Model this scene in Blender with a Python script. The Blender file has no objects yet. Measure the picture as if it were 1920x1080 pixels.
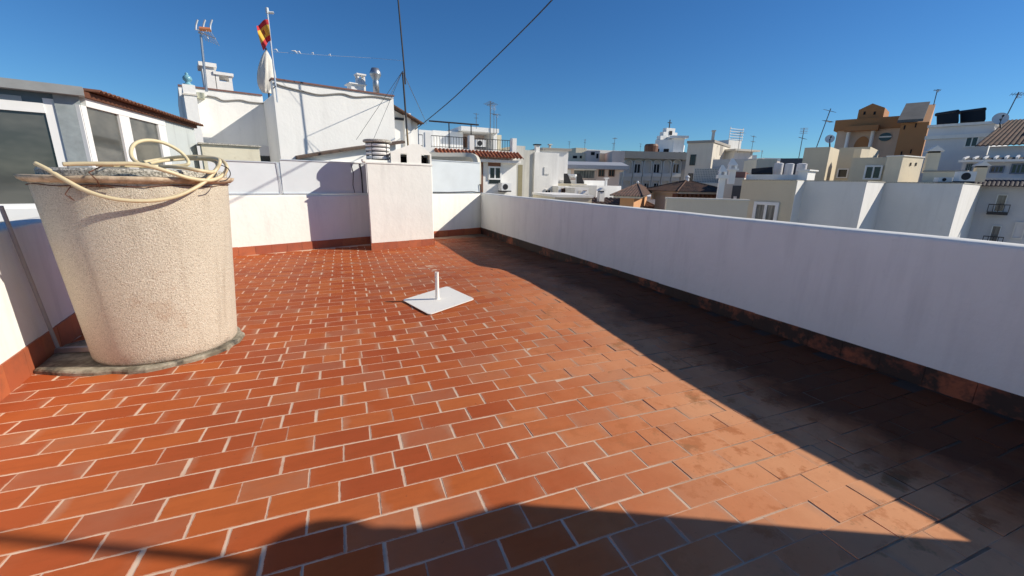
import bpy, bmesh, math, random
from mathutils import Vector, Matrix
random.seed(7)
R=math.radians; PI=math.pi
sc=bpy.context.scene
COL=sc.collection
# ------------------------------------------------------------------ camera
W=.15; F=781.8; CP=R(14.382); CR=R(1.166); CY=R(21.805); CH=1.45
fw=Vector((math.sin(CY)*math.cos(CP),math.cos(CY)*math.cos(CP),-math.sin(CP)))
r0=Vector((math.cos(CY),-math.sin(CY),0)); u0=r0.cross(fw)
rt=math.cos(CR)*r0+math.sin(CR)*u0; up=-math.sin(CR)*r0+math.cos(CR)*u0
CAM=Vector((0,0,CH))
cd=bpy.data.cameras.new('camera'); cam=bpy.data.objects.new('camera',cd); COL.objects.link(cam)
m=Matrix((( rt.x,up.x,-fw.x,0),(rt.y,up.y,-fw.y,0),(rt.z,up.z,-fw.z,CH),(0,0,0,1)))
cam.matrix_world=m; cd.sensor_width=36; cd.lens=36*F/1920; cd.clip_start=.02; cd.clip_end=20000
sc.camera=cam
def ray(x,y): return fw+rt*((x-960)/F)-up*((y-540)/F)
def q(x,y,D):
    d=ray(x,y); return CAM+d*(D/math.hypot(d.x,d.y))
def atz(x,y,z=0):
    d=ray(x,y); return CAM+d*((z-CH)/d.z)
# ------------------------------------------------------------------ light
SE=R(31.8); SD=Vector((-.930,.3665,0)).normalized()   # travel of light on plan
sund=Vector((SD.x*math.cos(SE),SD.y*math.cos(SE),-math.sin(SE)))
l=bpy.data.lights.new('sun','SUN'); l.energy=4.0; l.angle=R(.53); l.color=(1,.92,.79)
so=bpy.data.objects.new('sun',l); COL.objects.link(so); so.rotation_euler=sund.to_track_quat('-Z','Y').to_euler(); so.location=(20,-8,20)
w=bpy.data.worlds.new('World'); sc.world=w; w.use_nodes=True
nt=w.node_tree; sk=nt.nodes.new('ShaderNodeTexSky'); sk.sky_type='NISHITA'; sk.sun_disc=False
sk.sun_elevation=SE; sk.sun_rotation=math.atan2(-SD.x,-SD.y); sk.altitude=10; sk.air_density=1.0; sk.dust_density=.0; sk.ozone_density=1.6
hs=nt.nodes.new('ShaderNodeHueSaturation'); hs.inputs['Saturation'].default_value=1.18
nt.links.new(sk.outputs[0],hs.inputs['Color'])
bg=nt.nodes['Background']; tm=nt.nodes.new('ShaderNodeMix'); tm.data_type='RGBA'; tm.blend_type='MULTIPLY'; tm.inputs[0].default_value=1; tm.inputs[7].default_value=(.48,.84,1.20,1); nt.links.new(hs.outputs[0],tm.inputs[6]); nt.links.new(tm.outputs[2],bg.inputs[0]); bg.inputs[1].default_value=.062
sc.view_settings.view_transform='Standard'; sc.view_settings.look='None'; sc.view_settings.exposure=.42; sc.view_settings.gamma=1
sc.cycles.max_bounces=8; sc.cycles.diffuse_bounces=4
# ------------------------------------------------------------------ materials
def nmat(name):
    m=bpy.data.materials.new(name); m.use_nodes=True; t=m.node_tree; b=t.nodes['Principled BSDF']
    return m,t,b
def N(t,k,**kw):
    n=t.nodes.new(k)
    for a,v in kw.items():
        if a in n.inputs: n.inputs[a].default_value=v
        else: setattr(n,a,v)
    return n
def noise(t,scale,detail=4,rough=.55,vec=None,stretch=None):
    n=t.nodes.new('ShaderNodeTexNoise'); n.inputs['Scale'].default_value=scale; n.inputs['Detail'].default_value=detail; n.inputs['Roughness'].default_value=rough
    if vec is None:
        g=t.nodes.new('ShaderNodeNewGeometry'); vec=g.outputs['Position']
    if stretch:
        mp=t.nodes.new('ShaderNodeMapping'); mp.inputs['Scale'].default_value=stretch; t.links.new(vec,mp.inputs[0]); vec=mp.outputs[0]
    t.links.new(vec,n.inputs['Vector']); return n.outputs['Fac']
def ramp(t,fac,stops):
    r=t.nodes.new('ShaderNodeValToRGB'); e=r.color_ramp.elements
    while len(e)<len(stops): e.new(.5)
    for i,(p,c) in enumerate(stops):
        e[i].position=p; e[i].color=(c,c,c,1) if not isinstance(c,tuple) else (*c,1)
    t.links.new(fac,r.inputs[0]); return r.outputs[0]
def mix(t,a,b,f,mode='MIX'):
    n=t.nodes.new('ShaderNodeMix'); n.data_type='RGBA'; n.blend_type=mode
    for s,v in ((n.inputs[0],f),(n.inputs[6],a),(n.inputs[7],b)):
        if isinstance(v,(int,float)): s.default_value=v
        elif isinstance(v,tuple): s.default_value=(*v,1) if len(v)==3 else v
        else: t.links.new(v,s)
    return n.outputs[2]
def mth(t,op,a,b=0,clamp=False):
    n=t.nodes.new('ShaderNodeMath'); n.operation=op; n.use_clamp=clamp
    for s,v in ((n.inputs[0],a),(n.inputs[1],b)):
        if isinstance(v,(int,float)): s.default_value=v
        else: t.links.new(v,s)
    return n.outputs[0]
def bump(t,b,h,strength,dist):
    n=t.nodes.new('ShaderNodeBump'); n.inputs['Strength'].default_value=strength; n.inputs['Distance'].default_value=dist
    t.links.new(h,n.inputs['Height']); t.links.new(n.outputs[0],b.inputs['Normal']); return n
_pc={}
def plaster(c,dirt=.35,scale=1.0,dc=(.30,.27,.22),key=''):
    k=(c,dirt,scale,dc)
    if k in _pc: return _pc[k]
    m,t,b=nmat('plaster'+key); b.inputs['Roughness'].default_value=.85
    n1=noise(t,1.3*scale,5); n2=noise(t,5*scale,6,.65); n3=noise(t,3*scale,4,.6,stretch=(1,1,.12))
    col=mix(t,c,tuple(x*.86 for x in c),n1)
    st=ramp(t,n3,[(.52,0.),(.78,1.)]); st=mth(t,'MULTIPLY',st,dirt)
    col=mix(t,col,tuple(x*.45+y*.35 for x,y in zip(c,dc)),st)
    sp=ramp(t,n2,[(.62,0.),(.72,1.)]); sp=mth(t,'MULTIPLY',sp,dirt*.35)
    col=mix(t,col,dc,sp)
    t.links.new(col,b.inputs['Base Color']); bump(t,b,mth(t,'ADD',mth(t,'MULTIPLY',noise(t,2.2,3),2.),noise(t,14,4)),.35,.012)
    _pc[k]=m; return m
def flat(name,c,rough=.6,metal=0,var=.15,sc_=8):
    m,t,b=nmat(name); n=noise(t,sc_,4); col=mix(t,c,tuple(x*(1-2*var) for x in c),n)
    t.links.new(col,b.inputs['Base Color']); b.inputs['Roughness'].default_value=rough; b.inputs['Metallic'].default_value=metal
    return m
WHITE=plaster((.88,.87,.83),.25,key='_white')
WHITE2=plaster((.86,.84,.79),.45,.7,key='_aged_white')
OWNW=plaster((.865,.85,.78),.34,2.0,(.42,.41,.38),key='_terrace')
LAV=plaster((.70,.69,.70),.3,key='_lavender')
GREY=plaster((.68,.64,.56),.3,key='_grey')
GREYD=plaster((.36,.33,.29),.4,key='_dark_grey')
BEIGE=plaster((.72,.65,.50),.3,key='_beige')
CREAM=plaster((.80,.70,.52),.35,key='_cream')
PINK=plaster((.72,.58,.50),.3,key='_pink')
BROWN=plaster((.42,.195,.078),.3,key='_ochre')
TAN=plaster((.66,.50,.38),.3,key='_tan')
ORANGE=plaster((.62,.33,.16),.2,key='_orange')
OLDW=plaster((.72,.67,.52),.9,1.4,(.25,.2,.12),key='_old_cream')
STAIN=plaster((.66,.64,.57),.8,.8,key='_stained')
BLUEW=plaster((.70,.76,.80),.12,key='_pale_blue')
GLASS=flat('dark_glass',(.025,.03,.035),.12,var=.2,sc_=1.5)
m,t,b=nmat('curtained_glass'); col=mix(t,(.20,.20,.19),(.06,.065,.07),ramp(t,noise(t,3,3,stretch=(3,3,.3)),[(.42,0.),(.6,1.)])); t.links.new(col,b.inputs['Base Color']); b.inputs['Roughness'].default_value=.15; GLASS2=m
FRAMEW=flat('white_frame',(.80,.80,.78),.45,var=.04)
FRAMEB=flat('brown_frame',(.20,.085,.045),.6)
DARK=flat('dark_void',(.012,.012,.013),.9)
IRON=flat('dark_iron',(.035,.035,.04),.5,.4); AERI=flat('weathered_aerial_metal',(.16,.17,.18),.6,.3)
STEEL=flat('galvanised_steel',(.52,.53,.54),.38,.85,.12)
ALU=flat('aluminium',(.72,.73,.74),.35,.6,.05)
RUST=flat('rust',(.16,.055,.025),.85,0,.3,25)
DGREY=flat('roof_grey',(.16,.16,.16),.85)
CONC=None
m,t,b=nmat('weathered_cement'); n1=noise(t,7,6,.65); n2=noise(t,40,4)
col=mix(t,(.36,.32,.24),(.15,.125,.085),ramp(t,n1,[(.4,0.),(.6,1.)])); col=mix(t,col,(.035,.032,.028),ramp(t,noise(t,3.2,5,.7),[(.55,0.),(.66,.9)]))
t.links.new(col,b.inputs['Base Color']); b.inputs['Roughness'].default_value=.9; bump(t,b,n2,.6,.01); CONC=m
PANEL=flat('painted_sheet',(.68,.73,.75),.55,.0,.10,2.5)
# tank render
m,t,b=nmat('gritty_cement_render'); g=noise(t,150,3,.6); g2=noise(t,2.0,5,.6)
col=mix(t,(.66,.59,.46),(.55,.475,.36),g2); col=mix(t,col,(.24,.185,.135),ramp(t,g,[(.30,1.),(.45,0.)])); col=mix(t,col,(.86,.79,.66),ramp(t,g,[(.56,0.),(.68,.8)]))
col=mix(t,col,(.34,.17,.08),mth(t,'MULTIPLY',ramp(t,noise(t,2.6,5,.65),[(.60,0.),(.72,1.)]),.5))
g_=t.nodes.new('ShaderNodeNewGeometry'); xz=N(t,'ShaderNodeSeparateXYZ'); t.links.new(g_.outputs['Position'],xz.inputs[0])
col=mix(t,col,(.92,.88,.78),ramp(t,noise(t,230,2,.5),[(.66,0.),(.72,.85)]))
stk=ramp(t,noise(t,8,4,.6,stretch=(1,1,.07)),[(.56,0.),(.72,.45)]); col=mix(t,col,(.36,.29,.21),stk)
lowz=mth(t,'ADD',mth(t,'MULTIPLY',mth(t,'SUBTRACT',.075,xz.outputs[2]),14.),mth(t,'MULTIPLY',mth(t,'SUBTRACT',noise(t,6,5,.7),.5),3.),True)
col=mix(t,col,(.07,.06,.05),mth(t,'MULTIPLY',lowz,.85))
hiz=mth(t,'ADD',mth(t,'MULTIPLY',mth(t,'SUBTRACT',xz.outputs[2],1.30),9.),mth(t,'MULTIPLY',mth(t,'SUBTRACT',noise(t,5,5,.7,stretch=(1,1,.3)),.55),4.),True)
col=mix(t,col,(.36,.24,.13),mth(t,'MULTIPLY',hiz,.55))
t.links.new(col,b.inputs['Base Color']); b.inputs['Roughness'].default_value=.75; b.inputs['Specular IOR Level'].default_value=.6
bump(t,b,mth(t,'ADD',g,noise(t,70,3)),.9,.008); TANKM=m
m,t,b=nmat('tank_lid_cement'); n1=noise(t,14,6,.7); col=mix(t,(.62,.49,.34),(.34,.24,.15),ramp(t,n1,[(.4,0.),(.62,1.)])); t.links.new(col,b.inputs['Base Color']); b.inputs['Roughness'].default_value=.9; bump(t,b,noise(t,60,4),.5,.006); LIDM=m
m,t,b=nmat('lichen_cement'); n1=noise(t,70,6,.7); col=mix(t,(.66,.62,.53),(.20,.19,.16),ramp(t,n1,[(.42,0.),(.58,1.)])); t.links.new(col,b.inputs['Base Color']); b.inputs['Roughness'].default_value=.95; bump(t,b,n1,.6,.01); LICH=m
HOSE=flat('hose_cream',(.74,.62,.38),.45,0,.12,30)
# terracotta tile material (per tile attribute 'tint' : r random, g random; uv in tile)
def tilemat(name,sk_=False):
    m,t,b=nmat(name); a=N(t,'ShaderNodeAttribute',attribute_name='tint'); sp=N(t,'ShaderNodeSeparateColor'); t.links.new(a.outputs['Color'],sp.inputs[0])
    g=t.nodes.new('ShaderNodeNewGeometry'); xyz=N(t,'ShaderNodeSeparateXYZ'); t.links.new(g.outputs['Position'],xyz.inputs[0])
    base=ramp(t,sp.outputs[0],[(0.,(.36,.078,.028)),(.35,(.40,.088,.029)),(.7,(.44,.104,.030)),(1.,(.47,.125,.036))])
    # streaks along each tile
    stn=noise(t,9,5,.6,stretch=(.6,2.2,1)); base=mix(t,base,(.27,.068,.022),mth(t,'MULTIPLY',ramp(t,stn,[(.45,0.),(.75,1.)]),.35))
    # chalky worn zone toward the right-hand side: an old salt bloom with ragged outline
    px=mth(t,'MULTIPLY',mth(t,'SUBTRACT',xyz.outputs[0],-.05),.42)
    py=mth(t,'MULTIPLY',mth(t,'SUBTRACT',xyz.outputs[1],1.0),-.10)
    wear=mth(t,'ADD',mth(t,'ADD',px,py),mth(t,'MULTIPLY',mth(t,'SUBTRACT',noise(t,1.1,4),.5),.7))
    wear=mth(t,'ADD',wear,mth(t,'MULTIPLY',mth(t,'SUBTRACT',sp.outputs[1],.5),.25),True)
    base=mix(t,base,(.60,.225,.095),mth(t,'MULTIPLY',wear,.9))
    w2=mth(t,'ADD',mth(t,'ADD',mth(t,'MULTIPLY',mth(t,'SUBTRACT',xyz.outputs[0],.9),.55),mth(t,'MULTIPLY',mth(t,'SUBTRACT',2.2,xyz.outputs[1]),.18)),mth(t,'MULTIPLY',mth(t,'SUBTRACT',noise(t,1.7,5,.6),.5),1.1),True)
    w2=mth(t,'ADD',w2,mth(t,'MULTIPLY',mth(t,'SUBTRACT',sp.outputs[2],.5),.2),True)
    w2=mth(t,'MULTIPLY',w2,mth(t,'SUBTRACT',1.,mth(t,'MULTIPLY',mth(t,'ADD',mth(t,'SUBTRACT',xyz.outputs[0],2.45),mth(t,'MULTIPLY',mth(t,'SUBTRACT',noise(t,3,4,.6),.5),.8)),2.2,True),True))
    base=mix(t,base,(.78,.45,.25),mth(t,'MULTIPLY',w2,.50))
    dull=ramp(t,sp.outputs[1],[(.80,0.),(.90,1.)]); base=mix(t,base,(.36,.17,.105),mth(t,'MULTIPLY',dull,mth(t,'MULTIPLY',noise(t,5,4),.6)))
    # blotches inside worn tiles
    bl=ramp(t,noise(t,6.5,7,.68),[(.52,0.),(.60,1.)]); base=mix(t,base,(.40,.135,.05),mth(t,'MULTIPLY',mth(t,'MULTIPLY',mth(t,'MULTIPLY',bl,ramp(t,sp.outputs[0],[(.35,.15),(.6,1.)])),wear),.75))
    bl2=ramp(t,noise(t,3.3,6,.7),[(.60,0.),(.67,1.)]); base=mix(t,base,(.22,.13,.06),mth(t,'MULTIPLY',mth(t,'MULTIPLY',bl2,wear),.6))
    # grey film on tile edges
    uv=N(t,'ShaderNodeUVMap'); us=N(t,'ShaderNodeSeparateXYZ'); t.links.new(uv.outputs[0],us.inputs[0])
    e=mth(t,'ABSOLUTE',mth(t,'SUBTRACT',us.outputs[0],.5)); e=mth(t,'ADD',e,mth(t,'MULTIPLY',mth(t,'SUBTRACT',noise(t,5,4),.5),.5))
    em=ramp(t,e,[(.36,0.),(.55,1.)]); base=mix(t,base,(.44,.26,.17),mth(t,'MULTIPLY',mth(t,'MULTIPLY',em,sp.outputs[2]),.7))
    # lime smeared over the tile rims, ragged
    ev=mth(t,'ABSOLUTE',mth(t,'SUBTRACT',us.outputs[1],.5)); eu=mth(t,'ABSOLUTE',mth(t,'SUBTRACT',us.outputs[0],.5)); nz=mth(t,'SUBTRACT',noise(t,28,4,.7),.5)
    r1=mth(t,'GREATER_THAN',mth(t,'ADD',ev,mth(t,'MULTIPLY',nz,.075)),.487); r2=mth(t,'GREATER_THAN',mth(t,'ADD',eu,mth(t,'MULTIPLY',nz,.04)),.4935)
    rim=mth(t,'MAXIMUM',r1,r2); rim=mth(t,'MULTIPLY',rim,mth(t,'SUBTRACT',1.,mth(t,'MULTIPLY',wear,.6),True)); base=mix(t,base,(.68,.47,.33),mth(t,'MULTIPLY',rim,.75))
    # dark stains along the right parapet, with its shadow strip painted into the colour
    shade_n=mth(t,'ADD',mth(t,'SUBTRACT',xyz.outputs[0],2.55),mth(t,'MULTIPLY',mth(t,'SUBTRACT',noise(t,1.6,6,.65),.5),1.1))
    shade_stain=ramp(t,shade_n,[(-.0,0.),(.45,1.)]) if False else mth(t,'MULTIPLY',shade_n,2.0,True)
    base=mix(t,base,(.060,.021,.013),mth(t,'MULTIPLY',shade_stain,.86))
    # small dark specks
    base=mix(t,base,(.10,.05,.035),mth(t,'MULTIPLY',ramp(t,noise(t,38,4,.7),[(.66,0.),(.72,1.)]),.5))
    t.links.new(base,b.inputs['Base Color'])
    rg=mth(t,'SUBTRACT',.62,mth(t,'MULTIPLY',noise(t,4,4),.2)); t.links.new(rg,b.inputs['Roughness']); b.inputs['Specular IOR Level'].default_value=.04
    bump(t,b,mth(t,'ADD',noise(t,30,5),mth(t,'MULTIPLY',noise(t,5,3),2.)),.25,.004)
    return m
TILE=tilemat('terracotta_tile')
m,t,b=nmat('lime_mortar'); g=t.nodes.new('ShaderNodeNewGeometry'); xyz=N(t,'ShaderNodeSeparateXYZ'); t.links.new(g.outputs['Position'],xyz.inputs[0])
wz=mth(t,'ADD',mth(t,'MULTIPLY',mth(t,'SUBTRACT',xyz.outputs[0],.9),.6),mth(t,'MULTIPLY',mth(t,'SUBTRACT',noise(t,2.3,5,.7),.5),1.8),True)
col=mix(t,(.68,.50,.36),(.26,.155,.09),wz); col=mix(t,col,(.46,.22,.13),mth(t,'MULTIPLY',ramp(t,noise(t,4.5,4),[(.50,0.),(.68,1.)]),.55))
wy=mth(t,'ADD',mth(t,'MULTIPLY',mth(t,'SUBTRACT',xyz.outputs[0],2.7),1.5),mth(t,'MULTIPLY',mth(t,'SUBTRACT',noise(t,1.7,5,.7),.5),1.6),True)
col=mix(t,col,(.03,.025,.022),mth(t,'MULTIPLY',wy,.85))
t.links.new(col,b.inputs['Base Color']); b.inputs['Roughness'].default_value=.95; MORT=m
def skirtmat(name,dirty):
    m,t,b=nmat(name); g=t.nodes.new('ShaderNodeNewGeometry'); a=N(t,'ShaderNodeAttribute',attribute_name='tint'); sp=N(t,'ShaderNodeSeparateColor'); t.links.new(a.outputs['Color'],sp.inputs[0])
    col=ramp(t,sp.outputs[0],[(0.,(.34,.08,.035)),(1.,(.46,.13,.05))]); col=mix(t,col,(.2,.07,.04),mth(t,'MULTIPLY',ramp(t,noise(t,8,5,.7),[(.45,0.),(.7,1.)]),.5))
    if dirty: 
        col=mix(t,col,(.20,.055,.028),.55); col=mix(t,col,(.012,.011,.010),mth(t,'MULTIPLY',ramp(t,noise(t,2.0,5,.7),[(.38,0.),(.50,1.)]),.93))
    t.links.new(col,b.inputs['Base Color']); b.inputs['Roughness'].default_value=.6; return m
SKIRT=skirtmat('skirting_tile',False); SKIRTD=skirtmat('skirting_tile_blackened',True)
# clay roof tile
m,t,b=nmat('clay_roof_tile'); n1=noise(t,4,6,.7); col=mix(t,(.15,.075,.045),(.05,.033,.026),ramp(t,n1,[(.38,0.),(.6,1.)])); col=mix(t,col,(.38,.27,.16),ramp(t,noise(t,9,5,.7),[(.62,0.),(.74,.35)])); t.links.new(col,b.inputs['Base Color']); b.inputs['Roughness'].default_value=.9; CLAY=m
m,t,b=nmat('red_clay_tile'); col=mix(t,(.40,.13,.055),(.2,.07,.035),ramp(t,noise(t,5,5),[(.4,0.),(.6,1.)])); t.links.new(col,b.inputs['Base Color']); b.inputs['Roughness'].default_value=.85; CLAYR=m
# ------------------------------------------------------------------ mesh builder
class MB:
    def __init__(s): s.v=[]; s.f=[]; s.mi=[]; s.sm=False
    def face(s,pts,mi=0):
        n=len(s.v); s.v+= [Vector(p) for p in pts]; s.f.append(list(range(n,n+len(pts)))); s.mi.append(mi)
    def add(s,vs,fs,mi=0):
        n=len(s.v); s.v+=[Vector(p) for p in vs]
        for f in fs: s.f.append([n+i for i in f]); s.mi.append(mi)
        return s
    def hexa(s,b,t_,mi=0):   # bottom 4, top 4 loops
        n=len(b); s.add(list(b)+list(t_),[list(range(n-1,-1,-1)),list(range(n,2*n))]+[[i,(i+1)%n,n+(i+1)%n,n+i] for i in range(n)],mi); return s
    def box(s,a,b,mi=0):
        x0,y0,z0=a;x1,y1,z1=b
        return s.hexa([(x0,y0,z0),(x1,y0,z0),(x1,y1,z0),(x0,y1,z0)],[(x0,y0,z1),(x1,y0,z1),(x1,y1,z1),(x0,y1,z1)],mi)
    def tube(s,pts,r,n=8,caps=True,mi=0):
        pts=[Vector(p) for p in pts]; rs=r if isinstance(r,(list,tuple)) else [r]*len(pts); rings=[]
        prev=None
        for i,p in enumerate(pts):
            d=(pts[min(i+1,len(pts)-1)]-pts[max(i-1,0)]).normalized()
            if prev is None:
                a=d.cross(Vector((0,0,1))); 
                if a.length<.05: a=d.cross(Vector((1,0,0)))
            else: a=prev-d*prev.dot(d)
            a.normalize(); prev=a; b_=d.cross(a)
            rings.append([p+(a*math.cos(2*PI*k/n)+b_*math.sin(2*PI*k/n))*rs[i] for k in range(n)])
        vs=[v for r_ in rings for v in r_]; fs=[]
        for i in range(len(pts)-1):
            for k in range(n): fs.append([i*n+k,i*n+(k+1)%n,(i+1)*n+(k+1)%n,(i+1)*n+k])
        if caps: fs+=[list(range(n-1,-1,-1)),[ (len(pts)-1)*n+k for k in range(n)]]
        s.add(vs,fs,mi); return s
    def lathe(s,c,prof,n=32,mi=0,wob=0):
        vs=[];fs=[]
        for (r,z) in prof:
            for k in range(n):
                a=2*PI*k/n; rr=r*(1+wob*math.sin(3*a+z*2)+wob*.6*math.sin(5*a+1))
                vs.append((c[0]+rr*math.cos(a),c[1]+rr*math.sin(a),c[2]+z))
        for i in range(len(prof)-1):
            for k in range(n): fs.append([i*n+k,i*n+(k+1)%n,(i+1)*n+(k+1)%n,(i+1)*n+k])
        if prof[0][0]>1e-4: fs.append(list(range(n-1,-1,-1)))
        if prof[-1][0]>1e-4: fs.append([(len(prof)-1)*n+k for k in range(n)])
        s.add(vs,fs,mi); return s
    def build(s,name,mats,parent=None,smooth=False,loc=None):
        if not isinstance(mats,(list,tuple)): mats=[mats]
        if loc is None:
            if parent is None: loc=sum(s.v,Vector())/len(s.v); loc.z=min(v.z for v in s.v)
            else: loc=wloc(parent)
        me=bpy.data.meshes.new(name); me.from_pydata([v-Vector(loc) for v in s.v],[],s.f); 
        for m_ in mats: me.materials.append(m_)
        me.polygons.foreach_set('material_index',s.mi)
        if smooth: me.polygons.foreach_set('use_smooth',[True]*len(s.f))
        me.update()
        o=bpy.data.objects.new(name,me); COL.objects.link(o)
        if parent is None: o.location=loc
        else: o.parent=parent
        WL[o.name]=Vector(loc); return o
WL={}
def wloc(o): return WL[o.name]
def tag(o,label,cat,group=None):
    o['label']=label; o['category']=cat
    if group: o['group']=group
    return o
def struct(o): o['kind']='structure'; return o
def thing(name,label,cat,loc,group=None):
    o=bpy.data.objects.new(name,None); COL.objects.link(o); o.location=loc; o.empty_display_size=.2; WL[o.name]=Vector(loc)
    return tag(o,label,cat,group)
def copy_tree(o,parent=None):
    c=o.copy(); COL.objects.link(c); WL[c.name]=WL[o.name]
    if parent: c.parent=parent
    for ch in list(o.children): copy_tree(ch,c)
    return c
def settint(o,vals,uvs=None):
    me=o.data; a=me.color_attributes.new('tint','FLOAT_COLOR','CORNER'); k=0
    for p in me.polygons:
        c=vals[p.index]
        for li in p.loop_indices: a.data[li].color=(*c,1)
    if uvs is not None:
        u=me.uv_layers.new(name='UVMap')
        for p in me.polygons:
            for j,li in enumerate(p.loop_indices): u.data[li].uv=uvs[p.index][j]
# ------------------------------------------------------------------ facades
class Fac:
    """vertical facade frame: origin A, unit direction e, outward normal n (towards the viewer's terrace)"""
    def __init__(s,A,e): s.A=Vector(A); s.e=Vector((e[0],e[1],0)).normalized(); s.n=Vector((s.e.y,-s.e.x,0)); s.nt=s.n.copy(); s.z=Vector((0,0,1))
    def P(s,u,z,n=0): 
        p=s.A+s.e*u+s.n*n; p.z=z; return p
    def hit(s,px,py):
        d=ray(px,py); k=(s.A-CAM).dot(s.nt)/d.dot(s.nt); p=CAM+d*k; return (p-s.A).dot(s.e),p.z
    def box(s,mb,u0,u1,z0,z1,n0,n1,mi=0):
        mb.hexa([s.P(u0,z0,n1),s.P(u1,z0,n1),s.P(u1,z0,n0),s.P(u0,z0,n0)],[s.P(u0,z1,n1),s.P(u1,z1,n1),s.P(u1,z1,n0),s.P(u0,z1,n0)],mi)
    def rect(s,x0,y0,x1,y1):
        xm,ym=(x0+x1)/2,(y0+y1)/2
        a=s.hit(x0,ym)[0];b_=s.hit(x1,ym)[0];c=s.hit(xm,y1)[1];d=s.hit(xm,y0)[1]
        return min(a,b_),max(a,b_),min(c,d),max(c,d)
def facaz(A,az): return Fac(A,(math.sin(R(az)),math.cos(R(az))))
def rayline(px,py,f):  # distance along facade line
    return f.hit(px,py)[0]
def block(name,label,cat,mat,A,Bpx,az,depth=6,zb=-14,pyB=None,Cpx=None,group=None,root=None,part='wall',coping=None,ch=.12,co=.06):
    """A=(px,py,D) top left corner, Bpx right corner column, az azimuth of the face"""
    a=q(*A); f=facaz(a,az); py=A[1]
    u=f.hit(Bpx,py if pyB is None else pyB)[0]
    zA=a.z; zB=zA if pyB is None else f.hit(Bpx,pyB)[1]
    if Cpx is not None:
        B=f.P(u,zA); g=Fac(B,-f.n); d=ray(Cpx,A[1]); nn=g.n; depth=((CAM+d*((B-CAM).dot(nn)/d.dot(nn)))-B).dot(g.e)
    if root is None:
        base=f.P(u/2,zb,-depth/2); root=thing(name,label,cat,base,group)
    mb=MB(); z0=zb
    mb.hexa([f.P(0,z0),f.P(u,z0),f.P(u,z0,-depth),f.P(0,z0,-depth)],[f.P(0,zA),f.P(u,zB),f.P(u,zB,-depth),f.P(0,zA,-depth)])
    mb.build(part,mat,root)
    if coping:
        mc=MB(); mc.hexa([f.P(-co,zA+.002,co),f.P(u+co,zB+.002,co),f.P(u+co,zB+.002,-depth-co),f.P(-co,zA+.002,-depth-co)],[f.P(-co,zA+ch,co),f.P(u+co,zB+ch,co),f.P(u+co,zB+ch,-depth-co),f.P(-co,zA+ch,-depth-co)])
        mc.build('coping',coping,root)
    f.u=u; f.zt=zA; f.depth=depth; f.root=root; f.side=Fac(f.P(u,0),-f.n); f.side.root=root
    return f
def window(f,x0,y0,x1,y1,fr=None,gl=None,mull=1,hb=0,sill=True,root=None,name='window',fwid=None,rail=False):
    fr=fr or FRAMEW; gl=gl or GLASS
    u0_,u1_,z0,z1=f.rect(x0,y0,x1,y1); w_=fwid or min(.09,(u1_-u0_)*.14); mb=MB()
    f.box(mb,u0_-w_,u0_,z0-w_,z1+w_,.003,.07); f.box(mb,u1_,u1_+w_,z0-w_,z1+w_,.003,.07)
    f.box(mb,u0_,u1_,z0-w_,z0,.003,.07); f.box(mb,u0_,u1_,z1,z1+w_,.003,.07)
    for i in range(mull):
        c=u0_+(u1_-u0_)*(i+1)/(mull+1); f.box(mb,c-w_*.4,c+w_*.4,z0,z1,.004,.06)
    for i in range(hb):
        c=z0+(z1-z0)*(i+1)/(hb+1); f.box(mb,u0_,u1_,c-w_*.3,c+w_*.3,.004,.058)
    o=mb.build(name,fr,root or f.root)
    g=MB(); f.box(g,u0_,u1_,z0,z1,.001,.02); g.build('pane',gl,o)
    if rail:
        g=MB(); n=max(4,int((u1_-u0_)/.14)); zt=z0+(z1-z0)*.45
        f.box(g,u0_-.15,u1_+.15,zt-.03,zt,.42,.45); f.box(g,u0_-.15,u1_+.15,z0-.12,z0-.02,.07,.45)
        for i in range(n+1):
            c=u0_-.15+(u1_-u0_+.3)*i/n; f.box(g,c-.01,c+.01,z0-.02,zt,.42,.44)
        g.build('balcony_railing',IRON,root or f.root)
    return o
def hole(f,x0,y0,x1,y1,mat=None,name='opening',root=None,n1=.02):
    u0_,u1_,z0,z1=f.rect(x0,y0,x1,y1); g=MB(); f.box(g,u0_,u1_,z0,z1,.001,n1); return g.build(name,mat or DARK,root or f.root)
def corr(p00,p10,p11,p01,ribs,amp,mb,thick=.02,sub=6):
    """corrugated sheet: p00-p10 across ribs, p01/p11 the far end of each rib"""
    n=ribs*sub; vs=[];fs=[]
    a,b_,c,d=[Vector(p) for p in (p00,p10,p11,p01)]; nn=(b_-a).cross(d-a).normalized()
    if nn.z<0: nn=-nn
    for i in range(n+1):
        t_=i/n; h=amp*abs(math.sin(PI*ribs*t_))
        for P0,P1 in ((a,b_),(d,c)):
            p=P0.lerp(P1,t_); vs+= [p+nn*h,p+nn*(h-thick)]
    for i in range(n):
        k=i*4; fs+=[[k,k+4,k+6,k+2],[k+1,k+3,k+7,k+5],[k,k+1,k+5,k+4],[k+2,k+6,k+7,k+3]]
    fs+=[[0,2,3,1],[n*4,n*4+1,n*4+3,n*4+2]]
    mb.add(vs,fs); return mb
# ================================================================== TERRACE
def sm(a,b,x):
    t=max(0,min(1,(x-a)/(b-a))); return t*t*(3-2*t)
def fz(x,y):
    z=.085*sm(1.8,5.7,y)*(1-sm(5.95,7.1,y))*sm(.2,1.9,x)
    z+=.012*math.sin(x*1.7+.6)*math.sin(y*1.1)*sm(0,2,x)
    return z
def rpx(y): return 3.55-.043*(y-11.33)          # inner face of right parapet
def lpx(y): return -2.26-.137*(y-4.05)          # inner face of left parapet
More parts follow.
